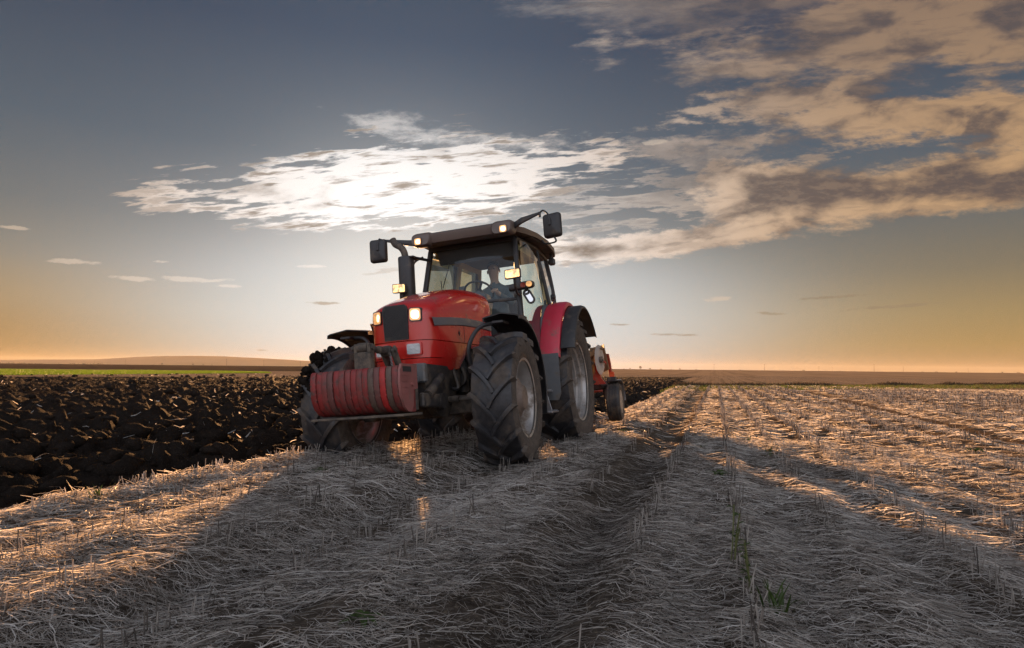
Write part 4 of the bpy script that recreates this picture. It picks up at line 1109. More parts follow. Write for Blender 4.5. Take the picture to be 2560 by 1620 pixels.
# mirrors
def mirror(side):
    if side > 0:
        cen, arm = Vector((1.93, 1.20, 2.765)), [(1.80, 0.66, 2.86), (1.86, 0.80, 2.905), (1.92, 1.05, 2.945)]
        wv, hv = 0.235, 0.30
    else:
        cen, arm = Vector((1.95, -1.185, 2.765)), [(1.80, -0.66, 2.83), (1.84, -0.80, 2.845), (1.93, -1.10, 2.90)]
        wv, hv = 0.235, 0.31
    rot = Matrix.Rotation(R(-14 if side > 0 else 6), 3, 'Z')
    b = MB()
    pr = lambda a, c, d: tuple(cen + rot @ Vector((d, a, c)))
    rows = [[pr(a * k, c * k, d) for a, c in rrect(wv, hv, 0.035)] for d, k in ((-0.03, 0.94), (-0.03, 1.0), (0.005, 1.0), (0.03, 0.93), (0.042, 0.78))]
    mir = b.loft(rows).build('mirror', M_black, tractor, 40)
    MB().prism(rrect(wv * 0.9, hv * 0.92, 0.03), lambda a, c, d: pr(a, c, d), -0.036, -0.031).build('mirror_face', M_mirror, mir)
    b = MB()
    b.loft([[tuple(Vector(p) + Vector((a, 0, c))) for a, c in rrect(w_, h_, 0.012, 2)] for p, w_, h_ in zip(arm, (0.05, 0.045, 0.026), (0.085, 0.075, 0.034))])
    b.tube(catmull([arm[-1], Vector(arm[-1]) + Vector((0.02, side * 0.05, 0.02)), pr(-side * 0.03, hv * 0.47, 0.035), pr(-side * 0.01, 0.05, 0.05)]), 0.011, 8)
    b.tube([Vector(arm[-1]) + Vector((0, 0, 0.015)), Vector(arm[-1]) + Vector((0, 0, -0.05))], 0.016, 8)
    b.box(pr(-side * 0.01, 0.04, 0.045), (0.03, 0.035, 0.09), rot, 0.006)
    if side > 0: b.tube(catmull([pr(0.02, -hv * 0.48, 0.01), pr(0.03, -hv * 0.7, 0.0), (1.25, 0.93, 2.72), (0.9, 0.80, 2.86)]), 0.011, 8)
    b.build('mirror_arm', M_black, mir)
mirror(1); mirror(-1)

# work lamps on stalks either side of the bonnet
for sd in (1, -1):
    c0 = Vector((2.25, sd * 0.75, 2.165))
    pr = lambda a, c, d: (c0.x + d - 0.1 * sd * a, c0.y + a, c0.z + c + 0.06 * a * sd)
    wl = MB().loft([[pr(a * k, c * k, d) for a, c in rrect(0.195, 0.118, 0.014)] for d, k in ((-0.07, 0.55), (-0.045, 0.92), (0, 1.0), (0.012, 0.97))]).build('work_lamp', M_black, tractor)
    MB().prism(rrect(0.168, 0.094, 0.010), pr, 0.010, 0.018).build('lens', M_work, wl)
    st_ = MB(); st_.tube(catmull([(2.20, sd * 0.75, 2.12), (2.16, sd * 0.745, 2.02), (1.95, sd * 0.70, 1.98), (1.80, sd * 0.675, 1.98)]), 0.016, 8)
    st_.build('stalk', M_black, wl)
# indicator arm, kerb mirror
b = MB(); b.loft([[(1.92, y, z0 + c) if False else (1.92 + a, y, z0 + c) for a, c in rrect(0.09, h_, 0.03, 3)] for y, h_, z0 in ((0.60, 0.085, 2.055), (0.70, 0.095, 2.062), (0.80, 0.10, 2.068), (0.885, 0.09, 2.072), (0.91, 0.06, 2.073))])
ia = b.build('indicator_arm', M_black, tractor)
MB().prism(rrect(0.075, 0.066, 0.03), lambda a, c, d: (d, 0.862 + a, 2.073 + c), 1.955, 1.975).build('lens', M_amber, ia)
MB().prism(rrect(0.070, 0.060, 0.03), lambda a, c, d: (d, 0.785 + a, 2.068 + c), 1.955, 1.972).build('reflector', simple('red_lens', (0.30, 0.05, 0.03), 0.3), ia)
b = MB()
rot = Matrix.Rotation(R(28), 3, 'X')
pr = lambda a, c, d: tuple(Vector((1.88 + d, 0.83, 1.93)) + rot @ Vector((0, a, c)))
ring_o, ring_i = rrect(0.105, 0.20, 0.048), rrect(0.060, 0.150, 0.028)
b.loft([[pr(a, c, 0.0) for a, c in ring_i], [pr(a, c, 0.02) for a, c in ring_i], [pr(a, c, 0.02) for a, c in ring_o], [pr(a, c, 0.0) for a, c in ring_o], [pr(a * .8, c * .8, -0.02) for a, c in ring_o]])
km = b.build('kerb_mirror', M_black, tractor)
MB().prism(ring_i, pr, 0.004, 0.008).build('mirror_face', M_mirror, km)

# exhaust on the off side
b = MB()
b.loft([[(2.06 + a, -0.73 + c, z) for a, c in rrect(0.17 * k, 0.185 * k, 0.05, 3)] for z, k in ((1.98, 0.9), (2.01, 1.0), (2.58, 1.0), (2.60, 0.94), (2.605, 0.8))])
ex = b.build('exhaust_stack', M_black, tractor)
MB().tube(catmull([(2.06, -0.74, 2.56), (2.06, -0.75, 2.66), (2.05, -0.80, 2.74), (2.03, -0.89, 2.80), (2.02, -0.93, 2.87)]), [0.044] * 24 + [0.045], 14).build('pipe', M_mudiron, ex)
b = MB(); b.bar((2.0, -0.66, 2.60), (1.62, -0.60, 2.62), 0.03, 0.035, 0.006); MB().tube([(2.05, -0.72, 2.0), (2.2, -0.62, 1.8), (2.4, -0.45, 1.6)], 0.05, 12).build('elbow', M_dark, ex); b.box((2.02, -0.70, 2.585), (0.22, 0.22, 0.02), bev=0.005)
b.build('bracket', M_black, ex)
MB().box((2.52, -0.46, 1.90), (0.26, 0.16, 0.12), bev=0.03, seg=2).build('intake_box', M_mudiron, tractor)
MB().tube(catmull([(1.70, -0.66, 2.66), (1.80, -0.76, 2.55), (1.88, -0.80, 2.2), (1.90, -0.78, 1.9), (1.82, -0.70, 1.75)]), 0.014, 8).build('grab_rail', M_black, tractor)
# wiper
b = MB(); b.tube([(1.845, -0.10, 1.985), (1.80, -0.36, 2.02), (1.735, -0.40, 2.30)], 0.006, 6); b.tube([(1.73, -0.38, 2.20), (1.64, -0.30, 2.55)], 0.006, 6)
b.build('wiper', M_black, tractor)
# seat, dashboard, steering wheel
b = MB()
b.box((0.62, 0, 1.66), (0.50, 0.50, 0.13), bev=0.05, seg=2); b.box((0.60, 0, 1.45), (0.36, 0.36, 0.34), bev=0.04)
b.loft([[(x + a, c, z) for a, c in rrect(0.12, w_, 0.05, 3)] for x, z, w_ in ((0.42, 1.66, 0.46), (0.36, 1.9, 0.50), (0.31, 2.2, 0.46), (0.28, 2.40, 0.32))])
b.box((0.58, 0.32, 1.86), (0.36, 0.08, 0.06), bev=0.02); b.box((0.58, -0.32, 1.86), (0.40, 0.12, 0.08), bev=0.02)
b.build('seat', M_liner, tractor)
b = MB()
b.loft([[(x + a, c, z) for a, c in rrect(d_, w_, 0.05, 3)] for x, z, d_, w_ in ((1.62, 1.26, 0.24, 0.36), (1.58, 1.7, 0.22, 0.36), (1.56, 1.95, 0.26, 0.42), (1.60, 2.06, 0.24, 0.40), (1.62, 2.10, 0.12, 0.30))])
b.tube([(1.55, 0, 2.0), (1.43, 0, 2.13)], 0.04, 12)
b.build('dashboard', M_liner, tractor)
b = MB(); rw = Matrix.Rotation(R(-38), 3, 'Y')
ctr = Vector((1.40, 0.0, 2.15))
b.tube([ctr + rw @ Vector((0.195 * math.cos(t), 0.195 * math.sin(t), 0)) for t in np.linspace(0, 2 * math.pi, 33)], 0.015, 8, False)
for t in (0.5, 2.6, 4.7): b.bar(ctr, ctr + rw @ Vector((0.19 * math.cos(t), 0.19 * math.sin(t), 0)), 0.03, 0.014)
b.tube([ctr - rw @ Vector((0, 0, 0.03)), ctr + rw @ Vector((0, 0, 0.02))], 0.05, 14)
b.build('steering_wheel', M_black, tractor)
b = MB(); b.box((1.20, -0.40, 2.16), (0.05, 0.17, 0.13), bev=0.012); b.tube([(1.20, -0.40, 2.1), (1.22, -0.42, 1.85), (1.25, -0.46, 1.7)], 0.014, 8); b.box((1.25, -0.30, 2.25), (0.03, 0.10, 0.07), bev=0.01)
b.box((1.02, -0.46, 1.62), (0.6, 0.2, 0.3), bev=0.04)
b.build('control_console', M_liner, tractor)

# ================================================================== front weights on the linkage
fwt = empty('front_weights'); fwt.matrix_world = TM
tag(fwt, 'row of scuffed red slab weights carried low in front of the tractor', 'weights')
seq = [0, 0, 1, 2, 0, 1, 1, 0, 1, 0, 3, 2, 4, 3, 1]
side = [(4.30, 1.030), (4.592, 1.036), (4.612, 1.024), (4.622, 0.985), (4.627, 0.90), (4.615, 0.79), (4.575, 0.71), (4.51, 0.66), (4.44, 0.643), (4.30, 0.640)]
n = len(seq); pw = 0.845 / n
for i, k in enumerate(seq):
    y0 = -0.425 + i * pw; jx = random.uniform(-0.006, 0.006)
    b = MB()
    rows = []
    cxs, czs = 4.45, 0.84
    for y, sh in ((y0 + 0.0025, 0.982), (y0 + 0.008, 1.0), (y0 + pw - 0.008, 1.0), (y0 + pw - 0.0025, 0.982)):
        rows.append([(cxs + (x - cxs) * sh + jx, y, czs + (z - czs) * sh) for x, z in side])
    b.loft(rows)
    for zz in (0.93, 0.885, 0.84, 0.795): b.box((4.618 + jx - abs(zz - 0.88) * 0.10, y0 + pw * 0.92, zz), (0.014, 0.012, 0.018), bev=0.003)
    b.build('weight_slab', M_weights[k], fwt, 40)
b = MB()
b.prism([(4.31, 1.052), (4.585, 1.050), (4.62, 1.0), (4.632, 0.90), (4.617, 0.79), (4.56, 0.69), (4.50, 0.650), (4.44, 0.645), (4.40, 0.70), (4.385, 0.83), (4.31, 0.84)], lambda a, c, d: (a, d, c), 0.424, 0.446)
for zz in (0.955, 0.905, 0.855, 0.80): b.box((4.545, 0.447, zz), (0.12, 0.006, 0.007))
b.tube([(4.42, 0.44, 0.875), (4.42, 0.465, 0.875)], 0.016, 10)
ep = b.build('end_plate', M_wend, fwt, 40)
MB().box((4.50, 0.4475, 1.005), (0.15, 0.004, 0.045)).build('slot', M_black, ep)
b = MB(); b.box((4.42, 0.0, 0.622), (0.36, 0.90, 0.022), bev=0.005); b.build('base_plate', M_mudiron, fwt)
b = MB(); b.box((4.27, 0, 0.84), (0.05, 0.84, 0.38), bev=0.01)
b.box((4.46, 0.02, 1.10), (0.09, 0.16, 0.17), bev=0.012); b.box((4.46, -0.045, 1.215), (0.09, 0.030, 0.09), bev=0.01); b.box((4.46, 0.085, 1.215), (0.09, 0.030, 0.09), bev=0.01)
b.tube([(4.46, -0.09, 1.225), (4.46, 0.12, 1.225)], 0.024, 12); b.tube([(4.46, -0.03, 1.225), (4.46, 0.07, 1.225)], 0.045, 14)
b.build('mast', M_mudiron, fwt)

# ================================================================== driver
def skin_body(name, verts, edges, radii, mat, root=0, sub=2):
    me = bpy.data.meshes.new(name + '_rig'); me.from_pydata(verts, edges, [])
    o = bpy.data.objects.new(name + '_rig', me); col.objects.link(o)
    md = o.modifiers.new('skin', 'SKIN'); md.use_smooth_shade = True
    for v, r in zip(me.skin_vertices[0].data, radii):
        v.radius = r if hasattr(r, '__len__') else (r, r)
    me.skin_vertices[0].data[root].use_root = True
    o.modifiers.new('sub', 'SUBSURF').levels = sub; o.modifiers[-1].render_levels = sub
    dg = bpy.context.evaluated_depsgraph_get(); dg.update()
    m2 = bpy.data.meshes.new_from_object(o.evaluated_get(dg)); m2.name = name
    bpy.data.objects.remove(o); bpy.data.meshes.remove(me)
    m2.materials.clear()
    for mm in mat: m2.materials.append(mm)
    return m2
M_skin = simple('skin', (0.46, 0.29, 0.21), 0.5, var=0.06)
M_jacket = simple('jacket_cloth', (0.10, 0.13, 0.15), 0.8, var=0.15, scale=12, bmp=0.3)
M_trous = simple('trouser_cloth', (0.035, 0.04, 0.055), 0.85, var=0.15)
M_hair = simple('hair', (0.02, 0.017, 0.015), 0.6)
V = [(0.62, 0, 1.80), (0.58, 0, 1.98), (0.60, 0, 2.16), (0.63, 0, 2.27), (0.665, 0, 2.36), (0.685, 0, 2.43),         # pelvis .. neck
     (0.62, 0.17, 2.25), (0.80, 0.28, 2.04), (1.08, 0.21, 2.12), (1.20, 0.19, 2.15),                              # left arm
     (0.62, -0.17, 2.25), (0.80, -0.28, 2.04), (1.08, -0.21, 2.12), (1.20, -0.19, 2.15),
     (0.66, 0.10, 1.78), (1.06, 0.16, 1.80), (1.16, 0.15, 1.36), (1.30, 0.15, 1.30),
     (0.66, -0.10, 1.78), (1.06, -0.16, 1.80), (1.16, -0.15, 1.36), (1.30, -0.15, 1.30),
     (0.70, 0, 2.50), (0.71, 0, 2.57), (0.695, 0, 2.64)]
Ed = [(0, 1), (1, 2), (2, 3), (3, 4), (4, 5), (3, 6), (6, 7), (7, 8), (8, 9), (3, 10), (10, 11), (11, 12), (12, 13), (0, 14), (14, 15), (15, 16), (16, 17), (0, 18), (18, 19), (19, 20), (20, 21), (5, 22), (22, 23), (23, 24)]
Rd = [(0.15, 0.13), (0.16, 0.12), (0.18, 0.13), (0.15, 0.10), (0.065, 0.065), (0.06, 0.06),
      0.075, 0.055, 0.040, 0.032, 0.075, 0.055, 0.040, 0.032, 0.095, 0.075, 0.055, 0.045, 0.095, 0.075, 0.055, 0.045, (0.078, 0.088), (0.088, 0.098), (0.062, 0.07)]
mesh = skin_body('person', V, Ed, Rd, [M_jacket, M_skin, M_trous])
for pgn in mesh.polygons:
    c_ = pgn.center
    pgn.material_index = 1 if (c_.z > 2.365 or (c_.x > 1.13 and c_.z > 1.95)) else (2 if c_.z < 1.86 else 0)
# face: brow, nose and chin pulled from the head
for v in mesh.vertices:
    x, y, z = v.co
    if z > 2.44 and x > 0.70:
        v.co.x += 0.028 * math.exp(-(y / 0.014) ** 2 - ((z - 2.535) / 0.024) ** 2) + 0.012 * math.exp(-(y / 0.03) ** 2 - ((z - 2.465) / 0.02) ** 2) - 0.010 * math.exp(-((abs(y) - 0.034) / 0.016) ** 2 - ((z - 2.562) / 0.012) ** 2)
person = bpy.data.objects.new('person', mesh); col.objects.link(person); person.matrix_world = TM @ Matrix.Translation((0.16, 0.04, -0.02))
tag(person, 'person in a dark jacket sitting at the tractor wheel behind the windscreen', 'person')
b = MB()
g = bmesh.ops.create_uvsphere(b.bm, u_segments=20, v_segments=12, radius=1)
bmesh.ops.scale(b.bm, vec=(0.100, 0.090, 0.095), verts=g['verts']); bmesh.ops.translate(b.bm, vec=(0.692, 0, 2.600), verts=g['verts'])
bmesh.ops.delete(b.bm, geom=[v for v in b.bm.verts if v.co.z < 2.575 + max(0, (v.co.x - 0.69)) * 0.6 - max(0, 0.69 - v.co.x) * 1.0], context='VERTS')
b.build('hair', M_hair, person, 60)
for sd in (-1, 1):     # ears, eyes and fingers round the rim
    e_ = MB(); g = bmesh.ops.create_uvsphere(e_.bm, u_segments=10, v_segments=8, radius=1); bmesh.ops.scale(e_.bm, vec=(0.018, 0.009, 0.030), verts=g['verts']); bmesh.ops.translate(e_.bm, vec=(0.695, sd * 0.092, 2.54), verts=g['verts']); e_.build('ear', M_skin, person, 60)
    e_ = MB(); g = bmesh.ops.create_uvsphere(e_.bm, u_segments=10, v_segments=8, radius=0.011); bmesh.ops.translate(e_.bm, vec=(0.775, sd * 0.034, 2.562), verts=g['verts']); e_.build('eye', M_hair, person, 60)
    h_ = MB()
    base = Vector((1.215, sd * 0.19, 2.16))
    for q in range(4):
        oo = Vector((0, sd * (-0.033 + 0.021 * q), 0.004 * (1 - abs(q - 1.4))))
        h_.tube(catmull([base + oo, base + oo + Vector((0.035, 0, 0.022)), base + oo + Vector((0.058, 0, 0.0)), base + oo + Vector((0.046, 0, -0.022))], 3), [0.010] * 7 + [0.009] * 3, 7)
    h_.tube(catmull([base + Vector((-0.01, -sd * 0.035, 0)), base + Vector((0.02, -sd * 0.052, 0.006)), base + Vector((0.045, -sd * 0.046, -0.006))], 3), 0.0105, 7)
    h_.build('fingers', M_skin, person, 60)

# ================================================================== plough hitched behind
plough = empty('plough'); plough.matrix_world = TM
tag(plough, 'red reversible plough with notched disc and depth wheel behind the tractor', 'plough')
M_pred = simple('plough_red', (0.36, 0.030, 0.014), 0.45, var=0.12, scale=6, dirt=(0.16, 0.10, 0.065), dirt_amt=0.30, dirt_scale=6)
M_earth = simple('earthy_steel', (0.26, 0.17, 0.085), 0.55, metal=0.2, var=0.25, scale=8, dirt=(0.10, 0.07, 0.045), dirt_amt=0.35, dirt_scale=6)
M_disc = simple('disc_steel', (0.46, 0.43, 0.42), 0.40, metal=0.35, var=0.12, scale=5, dirt=(0.32, 0.25, 0.22), dirt_amt=0.3, dirt_scale=4)
def beam_pt(t): return Vector((-0.95 - 1.75 * t, -0.50 + 1.50 * t, 0.78))
b = MB()
b.box((-0.62, 0, 0.82), (0.16, 0.78, 0.16), bev=0.02); b.bar((-0.62, 0, 0.82), (-0.70, 0, 1.42), 0.14, 0.12, 0.02); b.bar((-0.70, 0, 1.40), (-1.2, -0.3, 0.80), 0.08, 0.08, 0.01)
b.tube([(-0.66, -0.18, 0.9), (-1.1, -0.45, 0.76)], 0.06, 12); b.bar(beam_pt(0), beam_pt(1.05), 0.15, 0.15, 0.02)
b.tube([(-0.1, 0.4, 0.72), (-0.62, 0.38, 0.78)], 0.035, 8); b.tube([(-0.1, -0.4, 0.72), (-0.62, -0.38, 0.78)], 0.035, 8); b.tube([(-0.1, 0, 1.15), (-0.68, 0, 1.36)], 0.035, 10)
b.build('frame', M_pred, plough)
for t in (0.08, 0.42, 0.76, 1.02):
    p0 = beam_pt(t)
    for up in (-1, 1):
        if t > 1 and up < 0: continue
        b = MB()
        b.loft([[tuple(p0 + Vector((x + a, 0.0 + c, up * z))) for a, c in rrect(w_, 0.05, 0.012, 2)] for x, z, w_ in ((0.02, 0.02, 0.20), (0.05, 0.26, 0.15), (0.12, 0.45, 0.13), (0.26, 0.62, 0.14))])
        b.build('leg', M_pred, plough)
        rows = []
        for k in range(8):
            s_ = k / 7; row = []
            for j in range(6):
                v_ = j / 5
                x = 0.42 - 0.72 * s_; z = -0.80 + 0.46 * v_ + 0.10 * s_ * v_
                y = -0.02 - 0.10 * s_ - 0.30 * s_ * s_ - 0.16 * v_ * v_ * s_ + 0.05 * v_
                row.append(tuple(p0 + Vector((x - 0.10 * v_, y, -up * z if up > 0 else z))))
            rows.append(row)
        MB().sheet(rows, 0.012).build('mouldboard', M_earth, plough, 60)
# notched disc coulter of the raised row
def coulter(c0, rad_, tilt):
    b = MB(); rows = []
    N = 84
    rot = Matrix.Rotation(tilt, 3, 'Z')
    for d, rr_ in ((0.0, 0.02), (0.0, rad_ * 0.3), (0.012, rad_ * 0.62), (0.0, None), (-0.005, None), (0.006, rad_ * 0.6), (-0.007, rad_ * 0.3), (-0.007, 0.02)):
        row = []
        for i in range(N):
            th = i / N * 2 * math.pi; ph = (i % 6) / 6
            r_ = rr_ if rr_ else rad_ * (1 - 0.055 * (1 if ph > 0.72 else 0) - 0.012 * ph)
            row.append(tuple(c0 + rot @ Vector((r_ * math.cos(th), d, r_ * math.sin(th)))))
        rows.append(row)
    b.loft(rows, False)
    dc = b.build('disc_coulter', M_disc, plough, 30)
    b = MB()
    b.tube([c0 + rot @ Vector((0, -0.06, 0)), c0 + rot @ Vector((0, 0.05, 0))], 0.055, 18); b.tube([c0 + rot @ Vector((0, 0.04, 0)), c0 + rot @ Vector((0, 0.065, 0))], 0.03, 12)
    b.build('hub', M_hub, dc)
    b = MB(); b.bar(c0 + rot @ Vector((0.0, 0.035, 0)), c0 + rot @ Vector((-0.20, 0.045, -0.06)), 0.02, 0.04, 0.004); b.tube([c0 + Vector((0.0, -0.05, 0)), c0 + Vector((-0.15, -0.10, -0.10)), c0 + Vector((-0.25, -0.12, -0.42))], 0.028, 8)
    b.build('arm', M_pred, dc)
coulter(Vector((-1.62, 1.03, 1.262)), 0.262, R(-8))
b = MB(); b.box((-1.72, 0.93, 1.40), (0.16, 0.22, 0.13), Matrix.Rotation(R(20), 3, 'X'), 0.02); b.bar((-1.72, 0.92, 1.42), (-1.78, 0.82, 0.9), 0.06, 0.07, 0.01)
b.box((-1.74, 1.0, 1.46), (0.20, 0.20, 0.03), bev=0.01)
b.build('skimmer', M_earth, plough)
b = MB()
b.prism([(0.78, 0.84), (1.10, 0.84), (1.04, 0.93), (0.99, 1.06), (0.93, 1.05), (0.88, 0.95), (0.80, 0.98)], lambda a, c, d: (d, a, c), -1.66, -1.60)
b.prism([(0.86, 0.86), (1.02, 0.86), (1.00, 0.98), (0.90, 1.00)], lambda a, c, d: (d, a, c), -1.78, -1.68)
b.build('bracket', M_pred, plough)
# depth wheel with its guard, arm and reflector
wc = Vector((-2.05, 1.165, 0.515))
dw = empty('depth_wheel', plough, wc)
b = MB(); b.lathe([(-0.11, 0.20), (-0.125, 0.26), (-0.115, 0.31), (-0.085, 0.325), (-0.03, 0.330), (0.03, 0.330), (0.085, 0.325), (0.115, 0.31), (0.125, 0.26), (0.11, 0.20)], 44, 1, closed_prof=True)
for y in (-0.07, -0.025, 0.025, 0.07): b.lathe([(y - 0.016, 0.325), (y - 0.014, 0.338), (y + 0.014, 0.338), (y + 0.016, 0.325)], 44, 1, closed_prof=True)
b.build('tyre', M_tyre, dw)
b = MB(); b.lathe([(0.112, 0.205), (0.10, 0.19), (0.03, 0.18), (0.02, 0.06), (0.06, 0.05)], 36, 1); b.lathe([(-0.112, 0.205), (-0.10, 0.19), (-0.03, 0.18), (-0.02, 0.06)], 36, 1); b.build('rim', M_rim, dw)
b = MB(); b.bar(beam_pt(0.62) + Vector((0, 0.1, 0.02)), (-2.03, 1.04, 0.82), 0.10, 0.14, 0.02); b.bar((-2.05, 1.01, 0.90), (-2.05, 1.02, 0.46), 0.05, 0.10, 0.012); b.tube([(-2.05, 1.0, 0.515), (-2.05, 1.18, 0.515)], 0.03, 10); b.tube([(-1.96, 0.96, 0.82), (-1.96, 1.08, 0.84)], 0.055, 12); b.tube([(-2.0, 1.03, 0.84), (-2.0, 1.03, 0.98)], 0.012, 8); b.box((-2.0, 1.02, 0.87), (0.10, 0.10, 0.08), bev=0.015)
b.build('wheel_arm', M_dark, plough)
rows = [[tuple(wc + Vector((rg * math.cos(a), y, rg * math.sin(a)))) for y in (-0.13, 0.0, 0.13, 0.145)] for a, rg in [(R(t), 0.375 + 0.02 * (t < 95)) for t in np.linspace(75, 178, 14)]]
MB().sheet(rows, 0.012).build('wheel_guard', M_steel, plough, 45)
b = MB(); b.box(wc + Vector((0.10, -0.01, 0.40)), (0.10, 0.16, 0.09), bev=0.012); b.build('lamp_bracket', M_dark, plough)
MB().prism(rrect(0.075, 0.10, 0.03), lambda a, c, d: (wc.x + 0.11 + d, wc.y + 0.01 + a, wc.z + 0.485 + c), -0.015, 0.02).build('reflector', M_orange, plough)

# ================================================================== distance
def at_px(u, v, y):
    """ground-plane x of a sight line at distance y, and its height there"""
    tx, tz = px_dir(u, v); return tx * y, CAM_H + tz * y
# green crop strip beyond the ploughed land
M_green, nt, bs, out = new_mat('green_crop')
p = geo_pos(nt)
c = nt.ramp(nt.noise(p, 0.9, 6, 0.7), [(0.3, (0.085, 0.155, 0.008)), (0.7, (0.18, 0.28, 0.015))])
nt.put(bs.inputs['Base Color'], c); bs.inputs['Roughness'].default_value = 0.6
tr = nt.n.new('ShaderNodeBsdfTranslucent'); nt.l.new(c, tr.inputs['Color'])
mx = nt.n.new('ShaderNodeMixShader'); mx.inputs[0].default_value = 0.45
nt.l.new(bs.outputs[0], mx.inputs[1]); nt.l.new(tr.outputs[0], mx.inputs[2]); nt.l.new(mx.outputs[0], out.inputs['Surface'])
def crop_blades(n):
    u = rng.random(n); w = rng.random(n)
    # quadrilateral between the ploughed edge and the far tan field
    a, b_, c_, d_ = np.array([-40.0, 42.5]), np.array([-30.0, 80.0]), np.array([-37.0, 96.0]), np.array([-95.0, 92.0])
    p0 = a + (b_ - a) * u[:, None]; p1 = d_ + (c_ - d_) * u[:, None]
    xy = p0 + (p1 - p0) * w[:, None]
    x, y = xy[:, 0], xy[:, 1]; h = rng.uniform(0.10, 0.26, n) * (0.8 + 0.5 * vnoise(x * 0.4, y * 0.4, 99))
    an = rng.uniform(0, math.pi, n); wd = rng.uniform(0.03, 0.07, n)
    ex_, ey_ = np.cos(an) * wd, np.sin(an) * wd
    lx, ly = rng.normal(0, 0.06, n), rng.normal(0, 0.06, n)
    z = np.full(n, -0.06)
    co = np.stack([np.stack([x - ex_, y - ey_, z], -1), np.stack([x + ex_, y + ey_, z], -1), np.stack([x + lx, y + ly, z + h], -1)], 1).reshape(-1, 3)
    return co, np.arange(n * 3).reshape(-1, 3)
co, q = crop_blades(90000)
o = np_mesh('green_crop', co, q, M_green, False); o['kind'] = 'stuff'

# grassy margin at the far end of the stubble
M_margin, nt, bs, out = new_mat('margin_grass')
tone = nt.n.new('ShaderNodeAttribute'); tone.attribute_name = 'tone'
c = nt.ramp(tone.outputs['Fac'], [(0.0, (0.035, 0.027, 0.018)), (0.5, (0.085, 0.062, 0.036)), (0.72, (0.13, 0.115, 0.035)), (1.0, (0.12, 0.17, 0.025))])
nt.put(bs.inputs['Base Color'], c); bs.inputs['Roughness'].default_value = 0.9
tr = nt.n.new('ShaderNodeBsdfTranslucent'); nt.l.new(c, tr.inputs['Color'])
mx = nt.n.new('ShaderNodeMixShader'); mx.inputs[0].default_value = 0.3
nt.l.new(bs.outputs[0], mx.inputs[1]); nt.l.new(tr.outputs[0], mx.inputs[2]); nt.l.new(mx.outputs[0], out.inputs['Surface'])
n = 60000
s = rng.uniform(-2.4, 60, n) ; off = rng.normal(0, 0.9, n); g_ = rng.random(n) < 0.45
off = np.where(g_, -0.7 - rng.random(n) ** 1.5 * 9.0, off)
l = 40.2 + (s + 0.7) * 0.91 + off; x, y = to_xy(s, l)
h = np.where(g_, rng.uniform(0.06, 0.14, n), rng.uniform(0.12, 0.34, n) * np.exp(-(off / 1.1) ** 2) * (0.75 + 0.9 * vnoise(s * 0.6, s * 0, 101)))
an = rng.uniform(0, math.pi, n); wd = rng.uniform(0.03, 0.08, n)
ex_, ey_ = np.cos(an) * wd, np.sin(an) * wd; z = np.full(n, -0.08)
co = np.stack([np.stack([x - ex_, y - ey_, z], -1), np.stack([x + ex_, y + ey_, z], -1), np.stack([x + rng.normal(0, .09, n), y + rng.normal(0, .09, n), z + h + 0.05], -1)], 1).reshape(-1, 3)
tn = np.repeat(np.where(g_, rng.uniform(0.6, 1.0, n), rng.uniform(0, 0.55, n)), 3)
o = np_mesh('margin_grass', co, np.arange(n * 3).reshape(-1, 3), M_margin, False, tn); o['kind'] = 'stuff'

# low hills on the left
M_hill = simple('hill_land', (0.25, 0.20, 0.135), 0.95, spec=0.0, var=0.2, scale=0.002)
prof = [(-400, 912), (-120, 902), (60, 899), (240, 898), (330, 893), (400, 890), (470, 889.5), (560, 891), (640, 895), (720, 899), (800, 904), (900, 909), (980, 914)]
D_ = 2600.0
us = np.linspace(-400, 980, 90); vs_ = np.interp(us, [a for a, b in prof], [b for a, b in prof]) + 0.6 * vnoise(us * 0.02, us * 0, 111)
ridge = np.array([at_px(u, v, D_) for u, v in zip(us, vs_)])
rows = []
for k, (dy_, f) in enumerate(((-750, 0.0), (-500, 0.35), (-250, 0.75), (0, 1.0), (300, 0.8), (750, 0.2), (1100, 0.0))):
    hz = np.maximum(ridge[:, 1], 0) * f + (0.0 if f in (0.0, 1.0) else 3 * fbm(us * 0.03, us * 0 + k, 3, 113))
    rows.append(np.stack([ridge[:, 0] * (D_ + dy_) / D_, np.full(len(us), D_ + dy_), hz - 1.5 * (f == 0)], -1))
rr3 = np.array(rows)
o = grid_obj('hills', rr3[..., 0], rr3[..., 1], rr3[..., 2], M_hill); o['kind'] = 'structure'

# power poles along the skyline
M_pole = simple('pole_timber', (0.06, 0.05, 0.042), 0.9)
def make_pole():
    r_ = empty('power_pole')
    MB().tube([(0, 0, -1), (0, 0, 8.6)], [0.17, 0.11], 8).build('pole', M_pole, r_)
    b = MB(); b.box((0, 0, 8.0), (1.7, 0.14, 0.14)); b.build('crossarm', M_pole, r_)
    for xx in (-0.75, 0, 0.75): MB().tube([(xx, 0, 8.0), (xx, 0, 8.35)], 0.06, 6).build('insulator', M_pole, r_)
    return r_
def copy_tree(o, parent=None):
    c = o.copy(); col.objects.link(c)
    if parent: c.parent = parent
    for ch in o.children: copy_tree(ch, c)
    return c
def ground_far(x, y):
    Rr_ = math.hypot(x, y); a_ = math.atan2(x, y)
    return float(-0.05 + 1.3 * smooth(120, 420, Rr_) * (0.55 + 0.45 * math.sin(a_ * 2.0 + 0.6)) - 1.3 * smooth(500, 2500, Rr_) * 0.4)
ORD = 'first second third fourth fifth sixth seventh eighth ninth tenth eleventh twelfth thirteenth fourteenth fifteenth sixteenth seventeenth eighteenth nineteenth twentieth'.split() + ['twenty-first', 'twenty-second', 'twenty-third', 'twenty-fourth']
